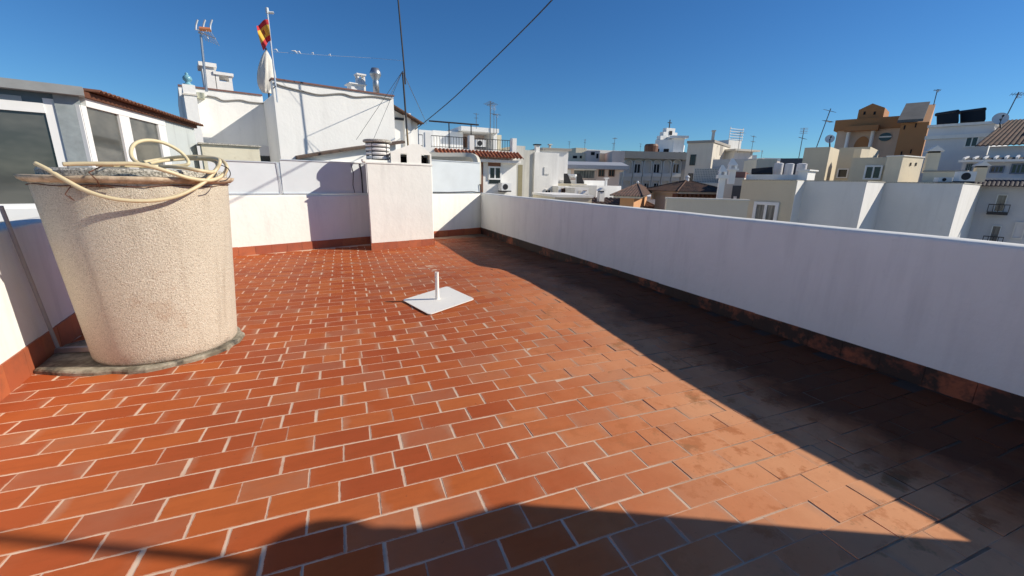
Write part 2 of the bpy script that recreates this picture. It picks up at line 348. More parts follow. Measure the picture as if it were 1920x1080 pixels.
# back parapet line: skirting face
BA=Vector((-2.0,8.93,0)); BD=Vector((math.cos(R(17.6)),math.sin(R(17.6)),0)); BN=Vector((BD.y,-BD.x,0))
def bpy_(x): return BA.y+(x-BA.x)*BD.y/BD.x
mb=MB()
xs=[-4.2+.25*i for i in range(34)]; ys=[-4+.25*i for i in range(64)]
for i in range(len(xs)-1):
    for j in range(len(ys)-1):
        c=[(xs[i],ys[j]),(xs[i+1],ys[j]),(xs[i+1],ys[j+1]),(xs[i],ys[j+1])]
        mb.face([(x,y,fz(x,y)-.0016-.002*sm(1.2,2.6,x)) for x,y in c],0)
nm=len(mb.f); tints=[(0,0,0)]*nm; uvs=[[(0,0)]*4]*nm
L=.298; Y0=2.238
ph={}
for k in range(-64,44):
    yt=Y0-.15*k; rowlen=-1
    base=.190 if k%2==0 else .043
    base+=random.uniform(-.012,.012)
    i0=int((-4.2-base)/L); jw=.0
    for i in range(i0,i0+30):
        x0=base+i*L; x1=x0+L
        if x1>rpx(yt)+.1 or x0<lpx(yt)-.33 or yt>bpy_(x0)+.15 : continue
        wv=sm(.6,2.4,x0+.15*math.sin(yt*3))        # rougher laying to the right
        jx=random.gauss(0,.0022+.004*wv); jy=random.gauss(0,.0012+.003*wv)
        gx=.0032+random.random()*.0026*(1-wv)-.0008*wv+ (.003 if random.random()<.15 else 0); gy=.0034+random.random()*.0008-.0008*wv
        rot=random.gauss(0,.002+.007*wv); hz=max(-.001,random.gauss(0,.0004+.0016*wv))
        tx=random.gauss(0,.001+.005*wv); ty=random.gauss(0,.0015+.008*wv)
        pieces=[(x0,x1)]
        if random.random()<.02+.05*wv:
            c=x0+L*random.uniform(.35,.65); pieces=[(x0,c),(c,x1)]
        for (a0,a1) in pieces:
            cx=(a0+a1)/2+jx; cy=yt-.075+jy; hw=(a1-a0)/2-gx; hh=.075-gy
            cs=[]
            for (sx,sy) in ((-1,-1),(1,-1),(1,1),(-1,1)):
                dx=sx*hw+random.gauss(0,.0012);dy=sy*hh+random.gauss(0,.001)
                X=cx+dx-dy*rot; Y=cy+dy+dx*rot
                cs.append((X,Y,fz(X,Y)+hz+dx*tx+dy*ty))
            tt=(random.random(),random.random(),random.random() if random.random()<.45 else .1)
            mb.face(cs,1); tints.append(tt); uvs.append([(0,0),(1,0),(1,1),(0,1)])
            for s_ in range(4):
                p,q_=cs[s_],cs[(s_+1)%4]
                mb.face([(p[0],p[1],p[2]-.008),(q_[0],q_[1],q_[2]-.008),q_,p],1); tints.append(tt); uvs.append([(.5,.5)]*4)
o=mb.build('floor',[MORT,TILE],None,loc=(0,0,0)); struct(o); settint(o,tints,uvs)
mb=MB(); 
# building carrying the terrace (street side walls)
def skirt_run(f,u0,u1,zt,parent,mat,h0=0,step=.28,zf=None,name='skirting'):
    mb=MB(); tt=[]; u=u0
    while u<u1-.01:
        e=min(u+step,u1); c=random.random(); 
        f.box(mb,u+.0015,e-.0015,h0-.03,zt+random.gauss(0,.0015),-.01,.012+random.random()*.002); tt+=[(c,random.random(),0)]*6; u=e
    o=mb.build(name,mat,parent); settint(o,tt); return o
# right parapet
def prism_wall(f,u0,u1,z0,z1,th,mb,round_=.03,n=1):
    # section with rounded top
    prof=[(0,z0),(0,z1-round_*1.2),(-.008,z1-round_*.45),(-round_,z1-.004),(-th/2,z1+.004),(-th+round_,z1-.004),(-th+.008,z1-round_*.45),(-th,z1-round_*1.2),(-th,z0)]
    k=len(prof); seg=max(1,int((u1-u0)/.25)); vs=[];fs=[]
    for i in range(seg+1):
        u=u0+(u1-u0)*i/seg
        dz=.002*math.sin(u*2.1)+.0015*math.sin(u*5.3+1); dn=.003*math.sin(u*3.3)
        for (nn,z) in prof: vs.append(f.P(u,z+(dz if z>z0 else 0),nn+(dn if z>z0 else 0)))
    for i in range(seg):
        for j in range(k-1): fs.append([i*k+j,(i+1)*k+j,(i+1)*k+j+1,i*k+j+1])
    fs+=[list(range(k)),[seg*k+j for j in range(k-1,-1,-1)]]
    mb.add(vs,fs)
fr=Fac((rpx(11.32),11.32,0),(.043,-1)); 
root=thing('parapet_wall','long white rendered parapet running down the right side, in shade above blackened skirting tiles','parapet',(rpx(4),4,0),'parapets round the terrace')
mb=MB(); prism_wall(fr,-.25,14.5,-.3,1.114,.22,mb); wl=mb.build('wall',OWNW,root,True)
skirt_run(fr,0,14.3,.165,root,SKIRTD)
# back parapet
U1=(Vector((3.55,11.33,0))-BA).dot(BD)
bend=Vector((3.56,11.33,0))
fb=Fac(BA,bend-BA); ub=(bend-BA).length
root=thing('parapet_wall','white rendered back parapet below the pale metal sheets, skirting tiles at its foot','parapet',fb.P(ub/2,0),'parapets round the terrace')
mb=MB(); prism_wall(fb,-1.4,ub-.004,-.3,1.10,.20,mb); mb.build('wall',OWNW,root,True)
skirt_run(fb,-1.0,ub-.02,.165,root,SKIRT)
# left parapet
fl=Fac((lpx(-2.5),-2.5,0),(-.137,1)); fl.n=-fl.n; fl.n=Vector((abs(fl.n.x),fl.n.y if fl.n.x>0 else -fl.n.y,0))
fl.n=Vector((fl.e.y,-fl.e.x,0))
root=thing('parapet_wall','white parapet at the left edge, partly in the shadow of the round tank','parapet',(lpx(4),4,0),'parapets round the terrace')
mb=MB(); prism_wall(fl,-1,11.05,-.3,1.05,.24,mb,.02); mb.build('wall',OWNW,root,True)
skirt_run(fl,0,11.0,.205,root,SKIRT)
# ---- chimney stack against the back parapet
def stack(p0,p1,dep,zt,name,label,gab=True,cat='chimney'):
    """p0,p1 front corners on plan"""
    p0=Vector((*p0,0)); p1=Vector((*p1,0)); f=Fac(p0,p1-p0); w_=(p1-p0).length
    root=thing(name,label,cat,f.P(w_/2,0,-dep/2)); f.root=root; f.w=w_
    return f
fs_=stack((.460,9.03),(1.845,9.45),1.2,1.75,'chimney_stack','white rendered chimney block with a gabled vent top, standing before the back parapet')
_sk=-Vector((math.sin(R(4)),math.cos(R(4)),0)); fs_.n=_sk/_sk.dot(fs_.nt)
Wd=fs_.w; ug=fs_.hit(733,300)[0]
mb=MB(); 
# body with soft edges: profile extrusion with bevelled vertical corners
def bevbox(f,mb,u0,u1,z0,z1,n0,n1,b=.02,top=None):
    pl=[(u0+b,n1),(u1-b,n1),(u1,n1-b),(u1,n0+b),(u1-b,n0),(u0+b,n0),(u0,n0+b),(u0,n1-b)]
    mb.hexa([f.P(u,z0,n) for u,n in pl],[f.P(u,z1,n) for u,n in pl])
zl=1.735
bevbox(fs_,mb,0,Wd,-.05,zl,-1.12,0,.018)
mb.build('wall',OWNW,fs_.root)
mb=MB(); fs_.box(mb,-.012,Wd+.012,zl+.001,zl+.03,-1.13,.014); 
# gabled vent housing, two pigeon-hole openings cut as real recesses
g0,g1=ug,Wd-.01; zc=fs_.hit(777,270)[1]; ze=fs_.hit(733,289)[1]; ze2=fs_.hit(815,286)[1]; uc=fs_.hit(777,272)[0]
h1=fs_.rect(751,288,763,308); h2=fs_.rect(790,289,806,309)
mb.build('ledge',OWNW,fs_.root)
mb=MB(); zl2=zl+.031; zr=(ze+ze2)/2; dp=.62
hz0=max(h1[2],zl2+.012); hz1=h1[3]
# front wall pieces round the openings
nf=-.004
def fb2(u0,u1,z0,z1,n0=-.10,n1=nf): fs_.box(mb,u0,u1,z0,z1,n0,n1)
fb2(g0,h1[0],zl2,zr); fb2(h1[1],h2[0],zl2,zr); fb2(h2[1],g1,zl2,zr)
fb2(h1[0],h1[1],zl2,hz0); fb2(h2[0],h2[1],zl2,hz0); fb2(h1[0],h1[1],hz1,zr); fb2(h2[0],h2[1],hz1,zr)
# gable triangle
mb.hexa([fs_.P(g0,zr,nf),fs_.P(g1,zr,nf),fs_.P(uc+.12,zc,nf),fs_.P(uc-.05,zc,nf)],[fs_.P(g0,zr,-.10),fs_.P(g1,zr,-.10),fs_.P(uc+.12,zc,-.10),fs_.P(uc-.05,zc,-.10)])
fs_.box(mb,g0,g0+.06,zl2,zr,-dp,-.101); fs_.box(mb,g1-.06,g1,zl2,zr,-dp,-.101); fs_.box(mb,g0,g1,zl2,zr,-dp-.06,-dp)
for a,b_ in (((g0,zr),(uc-.05,zc)),((uc-.05,zc),(uc+.12,zc)),((uc+.12,zc),(g1,zr))):
    mb.hexa([fs_.P(a[0],a[1]-.05,-.101),fs_.P(b_[0],b_[1]-.05,-.101),fs_.P(b_[0],b_[1]-.05,-dp-.06),fs_.P(a[0],a[1]-.05,-dp-.06)],[fs_.P(a[0],a[1]-.001,-.101),fs_.P(b_[0],b_[1]-.001,-.101),fs_.P(b_[0],b_[1]-.001,-dp-.06),fs_.P(a[0],a[1]-.001,-dp-.06)])
mb.build('gabled_vent',OWNW,fs_.root)
mb=MB(); fs_.box(mb,g0+.065,g1-.065,zl2+.002,zr-.06,-.40,-.38); fs_.box(mb,h2[0]+.05,h2[0]+.08,zl2+.01,hz1,-.3,-.27); mb.build('flue_lining',DARK,fs_.root)
skirt_run(fs_,0,Wd,.15,fs_.root,SKIRT,name='skirting')
sd=Fac(fs_.P(Wd,0),-fs_.n); sd.root=fs_.root; skirt_run(sd,0,1.12,.15,fs_.root,SKIRT,name='skirting')
# stacked ring cowl
def cowl(c,rad,root,n=4,h=.1,mat=None):
    cw=MB(); r_=rad
    for i in range(n):
        z=.07+i*h
        cw.lathe(c,[(r_*.80,z),(r_*.97,z+.004),(r_*1.0,z+.03),(r_*.95,z+h*.66),(r_*.8,z+h*.70)],36,wob=.01)
    o=cw.build('cowl_ring',mat or WHITE2,root,False); 
    cw=MB(); z=.07+n*h; cw.lathe(c,[(r_*1.12,z),(r_*1.17,z+.012),(r_*1.16,z+.045),(r_*1.05,z+.058),(0.001,z+.07)],36); cw.build('cowl_lid',LICH,root)
    cw=MB()
    for k in range(5):
        a=2*PI*k/5+.4; p=(c[0]+r_*.85*math.cos(a),c[1]+r_*.85*math.sin(a),c[2]); cw.box((p[0]-.03,p[1]-.03,c[2]),(p[0]+.03,p[1]+.03,c[2]+.06+n*h))
    cw.lathe(c,[(r_*.45,.0),(r_*.45,.05+n*h)],20); cw.build('cowl_core',DGREY,root)
uq=fs_.hit(707,300)[0]; zt_=fs_.hit(707,262)[1]
cc=fs_.P(uq+.03,zl+.03,-.36)
zcw=CH+(zt_-CH)*((cc-CAM).length/((fs_.P(uq,zt_)-CAM).length))
cowl(cc,.245,fs_.root,4,(zcw-cc.z-.13)/4)
mb=MB(); bevbox(fs_,mb,uq-.32,uq+.36,zl+.031,zl+.075,-.70,-.05,.03); mb.build('cowl_base',OWNW,fs_.root)
# ---- second stack beside the right parapet, behind the viewpoint (its shadow lies across the foreground)
f2=stack((3.40,-.56),(4.0,-.56),.62,2.15,'chimney_stack','white rendered chimney block against the right parapet, behind the viewpoint')
mb=MB(); mb.hexa([(3.46,-.56,-.05),(4.0,-.56,-.05),(4.0,-.17,-.05),(3.46,-.17,-.05)],[(3.46,-.56,2.22),(3.99,-.56,2.22),(3.99,.172,2.22),(3.46,.172,2.22)]); mb.build('wall',OWNW,f2.root)
mb=MB(); mb.box((3.455,-.57,2.221),(3.995,.178,2.256)); mb.build('ledge',OWNW,f2.root)
cowl((3.66,-.07,2.258),.21,f2.root,3,.075)
root=thing('aerial_mast','thick grey aerial mast rising from the chimney block behind the viewpoint','mast',(3.66,-.07,2.6))
mb=MB(); mb.tube([(3.66,-.07,2.57),(3.60,.03,3.0),(3.54,.13,3.5)],.026,10); mb.build('mast',STEEL,root)
# ---- metal sheets on the back parapet
def sheet(x0,x1,yt,label,un=.0):
    u0_=fb.hit(x0,330)[0]; u1_=fb.hit(x1,330)[0]; zt=fb.hit((x0+x1)/2,yt)[1]
    root=thing('metal_sheet',label,'metal sheet',fb.P((u0_+u1_)/2,1.11,-.08),'pale metal sheets fixed above the back parapet')
    mb=MB(); fb.box(mb,u0_,u1_,1.125,zt,-.085,-.073); mb.build('sheet',PANEL,root)
    mb=MB(); fb.box(mb,u0_,u1_,1.108,1.135,-.13,-.045); mb.build('edge_strip',ALU,root); mb=MB(); fb.box(mb,u0_,u1_,zt,zt+.018,-.10,-.055)
    mb.build('edge_strip',ALU,root); return root,u0_,u1_,zt
s1,a0,a1,zt1=sheet(395,523,303,'pale blue sheet behind the coil of hose, left of the thin upright joint')
s2,b0,b1,zt2=sheet(530,690,303.5,'pale sheet between the joint and the chimney block, half in its shadow')
s3,c0,c1,zt3=sheet(812,903,303,'pale sheet right of the gabled chimney block, near the corner')
mb=MB(); u_=fb.hit(527,330)[0]; fb.box(mb,u_-.035,u_+.03,1.12,zt1+.01,-.10,-.088)
mb.tube([fb.P(u_-.04,zt1,-.055),fb.P(u_-.01,1.3,-.05),fb.P(u_,1.13,-.03)],.008,6); mb.build('post',ALU,s2)
mb=MB(); u_=fb.hit(664,330)[0]
mb.tube([fb.P(u_-.02,zt2-.02,-.066),fb.P(u_+.02,zt2-.2,-.066),fb.P(u_-.01,1.3,-.066),fb.P(u_+.02,1.13,-.066)],.006,6); mb.tube([fb.P(u_+.18,zt2,-.06),fb.P(u_+.2,1.5,-.06),fb.P(u_+.2,1.13,-.06)],.012,6); mb.build('cable',IRON,s2)
mb=MB(); mb.tube([fb.P(c1-.03,1.35,-.05),fb.P(c1+.03,1.12,-.02)],.012,6); mb.tube([fb.P(c0,1.14,-.03),fb.P(c0+.5,1.135,-.02),fb.P(c1-.3,1.15,-.03),fb.P(c1,1.12,-.03)],.014,6); mb.build('bracket',IRON,s3)
# ---- water tank
TC=(-1.485,4.215,.0)
root=thing('water_tank','round cement-rendered water tank, wider at the top, in front of the left parapet','water tank',(TC[0],TC[1],0))
mb=MB(); prof=[(.40,.03),(.475,.035),(.488,.06)]+[(.488+(.582-.488)*(i/14),.06+1.33*i/14) for i in range(1,15)]+[(.58,1.395),(.5,1.40)]
mb.lathe(TC,prof,72,wob=.004); mb.build('body',TANKM,root,True)
mb=MB(); mb.lathe((TC[0],TC[1],0),[(.55,1.378),(.598,1.385),(.622,1.403),(.632,1.425),(.61,1.43),(.2,1.435)],64,wob=.008); mb.build('lid',LIDM,root,True)
mb=MB(); mb.lathe((TC[0]+.03,TC[1],0),[(.55,1.431),(.552,1.463),(.54,1.478),(.3,1.485),(.001,1.487)],56,wob=.02); mb.build('lid_crust',LICH,root)
mb=MB(); random.seed(3)
def ringpt(a,r,z): return (TC[0]+r*math.cos(a),TC[1]+r*math.sin(a),z)
mb.tube([ringpt(2*PI*k/48,.586+.006*math.sin(k*2.3),1.367+.006*math.sin(k*1.1)) for k in range(49)],.0032,5)
mb.tube([ringpt(R(-92)+.02*k*math.sin(k),.600+.004*math.cos(k*1.7),1.362+.009*math.sin(k*2.1)) for k in range(12)],.0025,5)
mb.tube([ringpt(R(-90),.60,1.36),ringpt(R(-89),.64,1.40),ringpt(R(-92),.64,1.45),ringpt(R(-87),.58,1.495),ringpt(R(-84),.5,1.495)],.004,5)
mb.tube([ringpt(R(-105),.60,1.36),ringpt(R(-108),.615,1.31),ringpt(R(-104),.61,1.27),ringpt(R(-107),.60,1.30)],.003,5)
mb.build('tie_wire',RUST,root)
# slab under the tank
mb=MB(); pl=[]
for k in range(40):
    a=2*PI*k/40; x=TC[0]-.10+ (.66)*math.cos(a); y=TC[1]+.02+.56*math.sin(a)
    if math.cos(a)>0: x=TC[0]-.10+.63*math.cos(a)
    if x<TC[0]-.2: x=TC[0]-.2+(x-TC[0]+.2)*1.25; y=TC[1]+(y-TC[1])*(.92)
    pl.append((x+.012*math.sin(k*2.1),y+.012*math.cos(k*1.7)))
pl=[(max(x,lpx(y)+.02),y) for x,y in pl]
b0_=[(x,y,-.01) for x,y in pl]; cxp=sum(p[0] for p in pl)/40; cyp=sum(p[1] for p in pl)/40
def sc2(s,z): return [(cxp+(x-cxp)*s,cyp+(y-cyp)*s,z) for x,y in pl]
rings=[b0_,sc2(1,.022),sc2(.985,.034),sc2(.95,.038)]
vs=[v for r_ in rings for v in r_]; fs=[]
for i in range(3):
    for k in range(40): fs.append([i*40+k,i*40+(k+1)%40,(i+1)*40+(k+1)%40,(i+1)*40+k])
fs.append([120+k for k in range(40)]); mb.add(vs,fs)
tag(mb.build('cement_slab',CONC),'stained grey cement slab under the round tank','slab')
# ---- hose
def cat(pts,n=10):
    P_=[Vector(p) for p in pts]; P_=[2*P_[0]-P_[1]]+P_+[2*P_[-1]-P_[-2]]; out=[]
    for i in range(1,len(P_)-2):
        a,b_,c,d=P_[i-1:i+3]
        for k in range(n):
            t=k/n; out.append(.5*((2*b_)+(c-a)*t+(2*a-5*b_+4*c-d)*t*t+(3*b_-a-3*c+d)*t**3))
    out.append(P_[-2]); return out
root=thing('garden_hose','cream garden hose coiled loosely over the lid of the round tank','hose',(TC[0],TC[1],1.49))
def dcyl(px,py,rr=.625):
    d=ray(px,py); d2=Vector((d.x,d.y)).normalized(); c=Vector(TC[:2]); b_=c.dot(d2); k=rr*rr-(c.length_squared-b_*b_)
    return b_-math.sqrt(k) if k>0 else b_-.0
def qc(px,py,rr=.632): return q(px,py,dcyl(px,py,rr))
hp=[qc(66,306,.66),qc(90,318,.66),qc(120,336,.655),qc(165,359,.65),qc(215,373,.645),qc(270,377,.645),qc(320,371,.645),qc(355,358,.65),qc(385,340,.655),qc(405,318,.66),q(412,302,4.05),q(400,297,4.2),q(370,296,4.3)]
mb=MB(); mb.tube(cat(hp),.0135,8)
hp=[q(118,308,3.92),q(150,307,3.9),q(205,307,3.86),q(262,308,3.84),qc(310,320,.655),qc(355,334,.655),qc(395,338,.66),qc(418,328,.67),q(425,312,4.08),q(412,299,4.25),q(380,294,4.4),q(340,294,4.5),q(300,299,4.6),q(270,304,4.5)]
mb.tube(cat(hp),.0135,8)
hp=[q(262,308,3.95),q(248,296,4.0),q(246,280,4.05),q(255,268,4.1),q(275,263,4.15),q(300,266,4.2),q(325,276,4.22),q(345,291,4.24),q(353,307,4.2),q(330,311,4.2),q(290,312,4.15),q(180,309,4.0)]
mb.tube(cat(hp),.0125,8)
hp=[q(272,309,4.3),q(300,302,4.5),q(350,298,4.6),q(395,300,4.4),q(408,310,4.2),q(400,322,4.0),q(375,320,3.9),q(340,314,3.95),q(300,312,4.1)]
mb.tube(cat(hp),.0135,8)
hp=[q(405,307,4.1),q(425,314,4.05),q(432,326,4.0),q(425,337,3.95),q(412,340,3.9)]
mb.build('hose',HOSE,root,True)
mb=MB(); mb.tube(cat(hp),.0035,6); mb.build('hose_cord',IRON,root)
# ---- broom against left parapet
root=thing('broom','long-handled floor broom leaning on the left parapet beside the tank slab','broom',(-2.36,4.30,.03))
_u,_z=fl.hit(3,419); bt=fl.P(_u,_z,.03); bb=Vector((-2.235,4.26,.07))
mb=MB(); mb.tube([bb,bb.lerp(bt,.5),bt+(bt-bb)*.12],.0125,10); mb.build('handle',flat('grey_handle',(.42,.41,.39),.6),root)
mb=MB(); hx=Vector((.15,-.03,0)); c=Vector((-2.10,4.22,.042))
mb.hexa([c-hx+Vector((0,-.025,-.0)),c+hx+Vector((0,-.025,-.0)),c+hx+Vector((0,.03,0)),c-hx+Vector((0,.03,0))],[c-hx*.95+Vector((0,-.015,.035)),c+hx*.95+Vector((0,-.015,.035)),c+hx*.95+Vector((0,.02,.035)),c-hx*.95+Vector((0,.02,.035))]); mb.build('head',STEEL,root)
# ---- parasol stand
pc=[atz(754,555,.075),atz(805,584,.065),atz(890,562,.06),atz(838,536,.075)]
root=thing('parasol_stand','white square steel parasol stand with a short tube, out on the tiles','parasol stand',atz(820,559,.06))
def rcorn(ps,r,k=6):
    out=[]
    for i in range(4):
        p=ps[i]; a=(ps[i-1]-p).normalized(); b_=(ps[(i+1)%4]-p).normalized()
        for j in range(k+1):
            t=j/k; out.append((p+a*r*(1-t)**2+b_*r*t*t))
    return out
plt=rcorn(pc,.045); 
def pz(p,dz): return (p.x,p.y,fz(p.x,p.y)+dz)
WP=flat('white_enamel',(.90,.87,.79),.55,0,.04,12)
m_=WP.node_tree; bb_=m_.nodes['Principled BSDF']; lk=bb_.inputs['Base Color'].links[0].from_socket
m_.links.new(mix(m_,lk,(.30,.15,.08),mth(m_,'MULTIPLY',ramp(m_,noise(m_,22,4,.7),[(.66,0.),(.70,1.)]),.7)),bb_.inputs['Base Color'])
mb=MB(); mb.hexa([pz(p,.012) for p in plt],[pz(p,.020) for p in plt]); mb.build('plate',WP,root)
sb=root.location; sz=fz(sb.x,sb.y)+.02
mb=MB(); 
prof=[(.0235,0),(.0235,.335),(.0185,.335),(.0185,.03)]
mb.lathe((sb.x,sb.y,sz),prof,24); 
mb.lathe((sb.x,sb.y,sz),[(.034,0),(.03,.006),(.0236,.012)],24); mb.build('tube',WP,root,False)
mb=MB(); v=Vector((-.6,-.75,0)).normalized()*.0235; p=Vector((sb.x,sb.y,sz+.28))+v; mb.tube([p,p+v*1.0],.006,8); mb.build('clamp_bolt',STEEL,root)
# ================================================================== CITY
GZ=-13.0
m,t,b=nmat('street_asphalt'); t.links.new(mix(t,(.20,.18,.15),(.33,.29,.23),noise(t,.05,6)),b.inputs['Base Color']); b.inputs['Roughness'].default_value=.95
mb=MB(); mb.face([(-3000,-3000,GZ),(3000,-3000,GZ),(3000,3000,GZ),(-3000,3000,GZ)]); struct(mb.build('ground',m,None,loc=(0,0,GZ)))
def zrow0(p,py):
    lo,hi=-30,60
    for _ in range(50):
        m_=(lo+hi)/2; v=Vector((p.x,p.y,m_))-CAM; yy=540-F*v.dot(up)/v.dot(fw)
        if yy>py: lo=m_
        else: hi=m_
    return lo
def ms(px,D): return D*math.cos(math.atan((px-960)/F))/F
def setz(A):
    return A if isinstance(A,Vector) else q(*A)
_ob=block
def block(name,label,cat,mat,A,Bpx,az,depth=6,zb=GZ,pyb=None,pyB=None,Cpx=None,group=None,root=None,part='wall',coping=None,ch=.12,co=.06,py=None):
    a=setz(A); f=facaz(a,az)
    if isinstance(A,Vector): py=py or 340
    else: py=A[1]
    u=f.hit(Bpx,py if pyB is None else pyB)[0]
    zA=a.z; zB=zA if pyB is None else f.hit(Bpx,pyB)[1]
    if pyb is not None: zb=f.hit(Bpx if pyB else (Bpx),pyb)[1]
    if Cpx is not None:
        B=f.P(u,zA); g=Fac(B,-f.n); d=ray(Cpx,py); depth=((CAM+d*((B-CAM).dot(g.nt)/d.dot(g.nt)))-B).dot(g.e)
    if depth<=0 or u<=0: print('BAD',name,label,u,depth); depth=abs(depth) if abs(depth)<9 else 2
    if root is None: root=thing(name,label,cat,f.P(u/2,zb,-depth/2),group)
    mb=MB(); mb.hexa([f.P(0,zb),f.P(u,zb),f.P(u,zb,-depth),f.P(0,zb,-depth)],[f.P(0,zA),f.P(u,zB),f.P(u,zB,-depth),f.P(0,zA,-depth)])
    f.wall=mb.build(part,mat,root)
    if coping:
        mc=MB(); mc.hexa([f.P(-co,zA+.002,co),f.P(u+co,zB+.002,co),f.P(u+co,zB+.002,-depth-co),f.P(-co,zA+.002,-depth-co)],[f.P(-co,zA+ch,co),f.P(u+co,zB+ch,co),f.P(u+co,zB+ch,-depth-co),f.P(-co,zA+ch,-depth-co)])
        mc.build('coping',coping,root)
    f.u=u; f.zt=zA; f.zB=zB; f.zb=zb; f.depth=depth; f.root=root; f.side=Fac(f.P(u,0),-f.n); f.side.root=root
    return f
def chim(px,pyt,pyb,wpx,D,az,mat,label,name='chimney',cap='flat',group=None,dep=None,capm=None):
    a=q(px-wpx/2,pyt,D); f=facaz(a,az); u=f.hit(px+wpx/2,pyt)[0]; zb=q(px,pyb,D).z; zt=a.z; dep=dep or u
    root=thing(name,label,'chimney',f.P(u/2,zb,-dep/2),group); f.root=root; h=zt-zb
    capm=capm or mat
    if cap=='flat':
        zc=zt-min(.12,h*.12); mb=MB(); f.box(mb,0,u,zb,zc,-dep,0); mb.build('shaft',mat,root)
        mb=MB(); f.box(mb,-.07,u+.07,zc+.001,zt,-dep-.07,.07); mb.build('cap',capm,root)
    elif cap=='gable':
        zc=zt-u*.75; mb=MB(); f.box(mb,0,u,zb,zc,-dep,0); mb.build('shaft',mat,root)
        mb=MB(); o_=u*.22; e_=zc+u*.18
        for (n0,n1) in ((-dep-o_,o_),): mb.add([f.P(-o_,e_,n1),f.P(u+o_,e_,n1),f.P(u/2,zt,n1),f.P(-o_,e_,n0),f.P(u+o_,e_,n0),f.P(u/2,zt,n0)],[[0,1,2],[5,4,3],[0,2,5,3],[1,4,5,2],[0,3,4,1]])
        mb.build('cap',capm,root)
        mb=MB(); f.box(mb,u*.08,u*.92,zc+.001,e_-.001,-dep*.92,-dep*.08); mb.build('vent',DARK,root)
    elif cap=='posts':
        zc=zt-u*.6; mb=MB(); f.box(mb,0,u,zb,zc,-dep,0); mb.build('shaft',mat,root)
        for (i,j) in ((0,0),(1,0),(0,1),(1,1)): mb=MB(); f.box(mb,i*u*.8,i*u*.8+u*.2,zc+.001,zt-u*.2,-dep*(.8*j+.2),-dep*.8*j); mb.build('vent_post',mat,root)
        mb=MB(); f.box(mb,-u*.12,u*1.12,zt-u*.2+.001,zt,-dep-u*.12,u*.12); mb.build('cap',capm,root)
    return f
def aerial(px,pyt,pyb,D,label,kind=0,r=None,cat='antenna',lean=0,group='TV aerials on the roofs',mat=None):
    b_=q(px,pyb,D); t_=q(px,pyt,D); top=Vector((b_.x+lean,b_.y,t_.z)); H=top.z-b_.z; r=(r or max(.018,D*.0006))*.72
    root=thing('tv_antenna',label,cat,b_,group); mat=mat or AERI
    mb=MB(); mb.tube([b_,top],r,6); mb.build('mast',mat,root)
    e=Vector((math.cos(R(20+kind*37)),math.sin(R(20+kind*37))*.6,.0)).normalized(); n=Vector((-e.y,e.x,0)); s=min(1.1,H*.38); rr=r*.55
    def yagi(c,L_,w_,k,z=0,tilt=0):
        mb=MB(); ev=e+Vector((0,0,tilt)); mb.tube([c-ev*L_*.5,c+ev*L_*.5],rr,5)
        for i in range(k):
            p=c+ev*L_*(-.5+i/(k-1)); d=(n+Vector((0,0,.35)))*w_*.5*(1-.25*i/k)+e*.12*w_
            mb.tube([p-d,p+d],rr*.7,4)
        mb.build('yagi',mat,root)
    if kind in (0,2,3): yagi(top-Vector((0,0,H*.06)),s,s*.55,6)
    if kind in (0,1): yagi(top-Vector((0,0,H*.32)),s*.7,s*.6,4,tilt=.1)
    if kind in (1,3):
        mb=MB(); 
        for i in range(4): 
            c=top-Vector((0,0,.03+i*s*.13)); mb.tube([c-n*s*.28-e*.05,c+n*s*.28-e*.05],rr,4)
        mb.tube([top,top-Vector((0,0,s*.5))+e*.01],rr*2,5); mb.build('grid',ALU,root)
    return root
def dish(px,py,rpx_,D,pyb,label,az_,tilt=.45):
    c=q(px,py,D); rad=rpx_*ms(px,D)*math.cos(math.atan((px-960)/F))**.6; root=thing('satellite_dish',label,'satellite dish',q(px,pyb,D),'satellite dishes')
    nrm=Vector((math.sin(R(az_)),math.cos(R(az_)),tilt)).normalized(); a=nrm.cross(Vector((0,0,1))).normalized(); b_=a.cross(nrm)
    vs=[c-nrm*rad*.16];fs=[];k=20
    for j in (1,2,3):
        for i in range(k):
            rr=rad*j/3; vs.append(c+(a*math.cos(2*PI*i/k)+b_*math.sin(2*PI*i/k))*rr-nrm*rad*.16*(1-(j/3)**2))
    for i in range(k): fs.append([0,1+i,1+(i+1)%k])
    for j in range(2):
        for i in range(k): fs.append([1+j*k+i,1+(j+1)*k+i,1+(j+1)*k+(i+1)%k,1+j*k+(i+1)%k])
    n0=len(vs); vs+= [v-nrm*.03 for v in vs[:]]; fs+=[[n0+i for i in reversed(f_)] for f_ in fs[:]]
    for i in range(k): fs.append([1+2*k+i,n0+1+2*k+i,n0+1+2*k+(i+1)%k,1+2*k+(i+1)%k])
    mb=MB(); mb.add(vs,fs); mb.build('reflector',LAV if False else PANEL,root)
    mb=MB(); mb.tube([c-nrm*rad*.2,q(px,pyb,D)],.03,6); mb.build('post',IRON,root)
    mb=MB(); mb.tube([c-b_*rad,c+nrm*rad*.9],.012,5); mb.tube([c+nrm*rad*.9,c+nrm*rad*1.05],.04,6); mb.build('receiver_arm',IRON,root); return root
def rail(f,u0,u1,z0,h,n,root,mat=IRON,name='railing',step=.13):
    mb=MB(); f.box(mb,u0,u1,z0+h-.03,z0+h,n-.02,n+.02); f.box(mb,u0,u1,z0+.05,z0+.075,n-.012,n+.012)
    k=int((u1-u0)/step)
    for i in range(k+1):
        c=u0+(u1-u0)*i/k; f.box(mb,c-.008,c+.008,z0+.0,z0+h-.03,n-.008,n+.008)
    mb.build(name,mat,root)
def cable(name,label,pts,r,mat=IRON,n=8,cat='cable',root=None):
    mb=MB(); mb.tube(cat_(pts,n),r,6)
    o=mb.build(name,mat,root)
    if root is None: tag(o,label,'cable')
    return o
cat_=cat
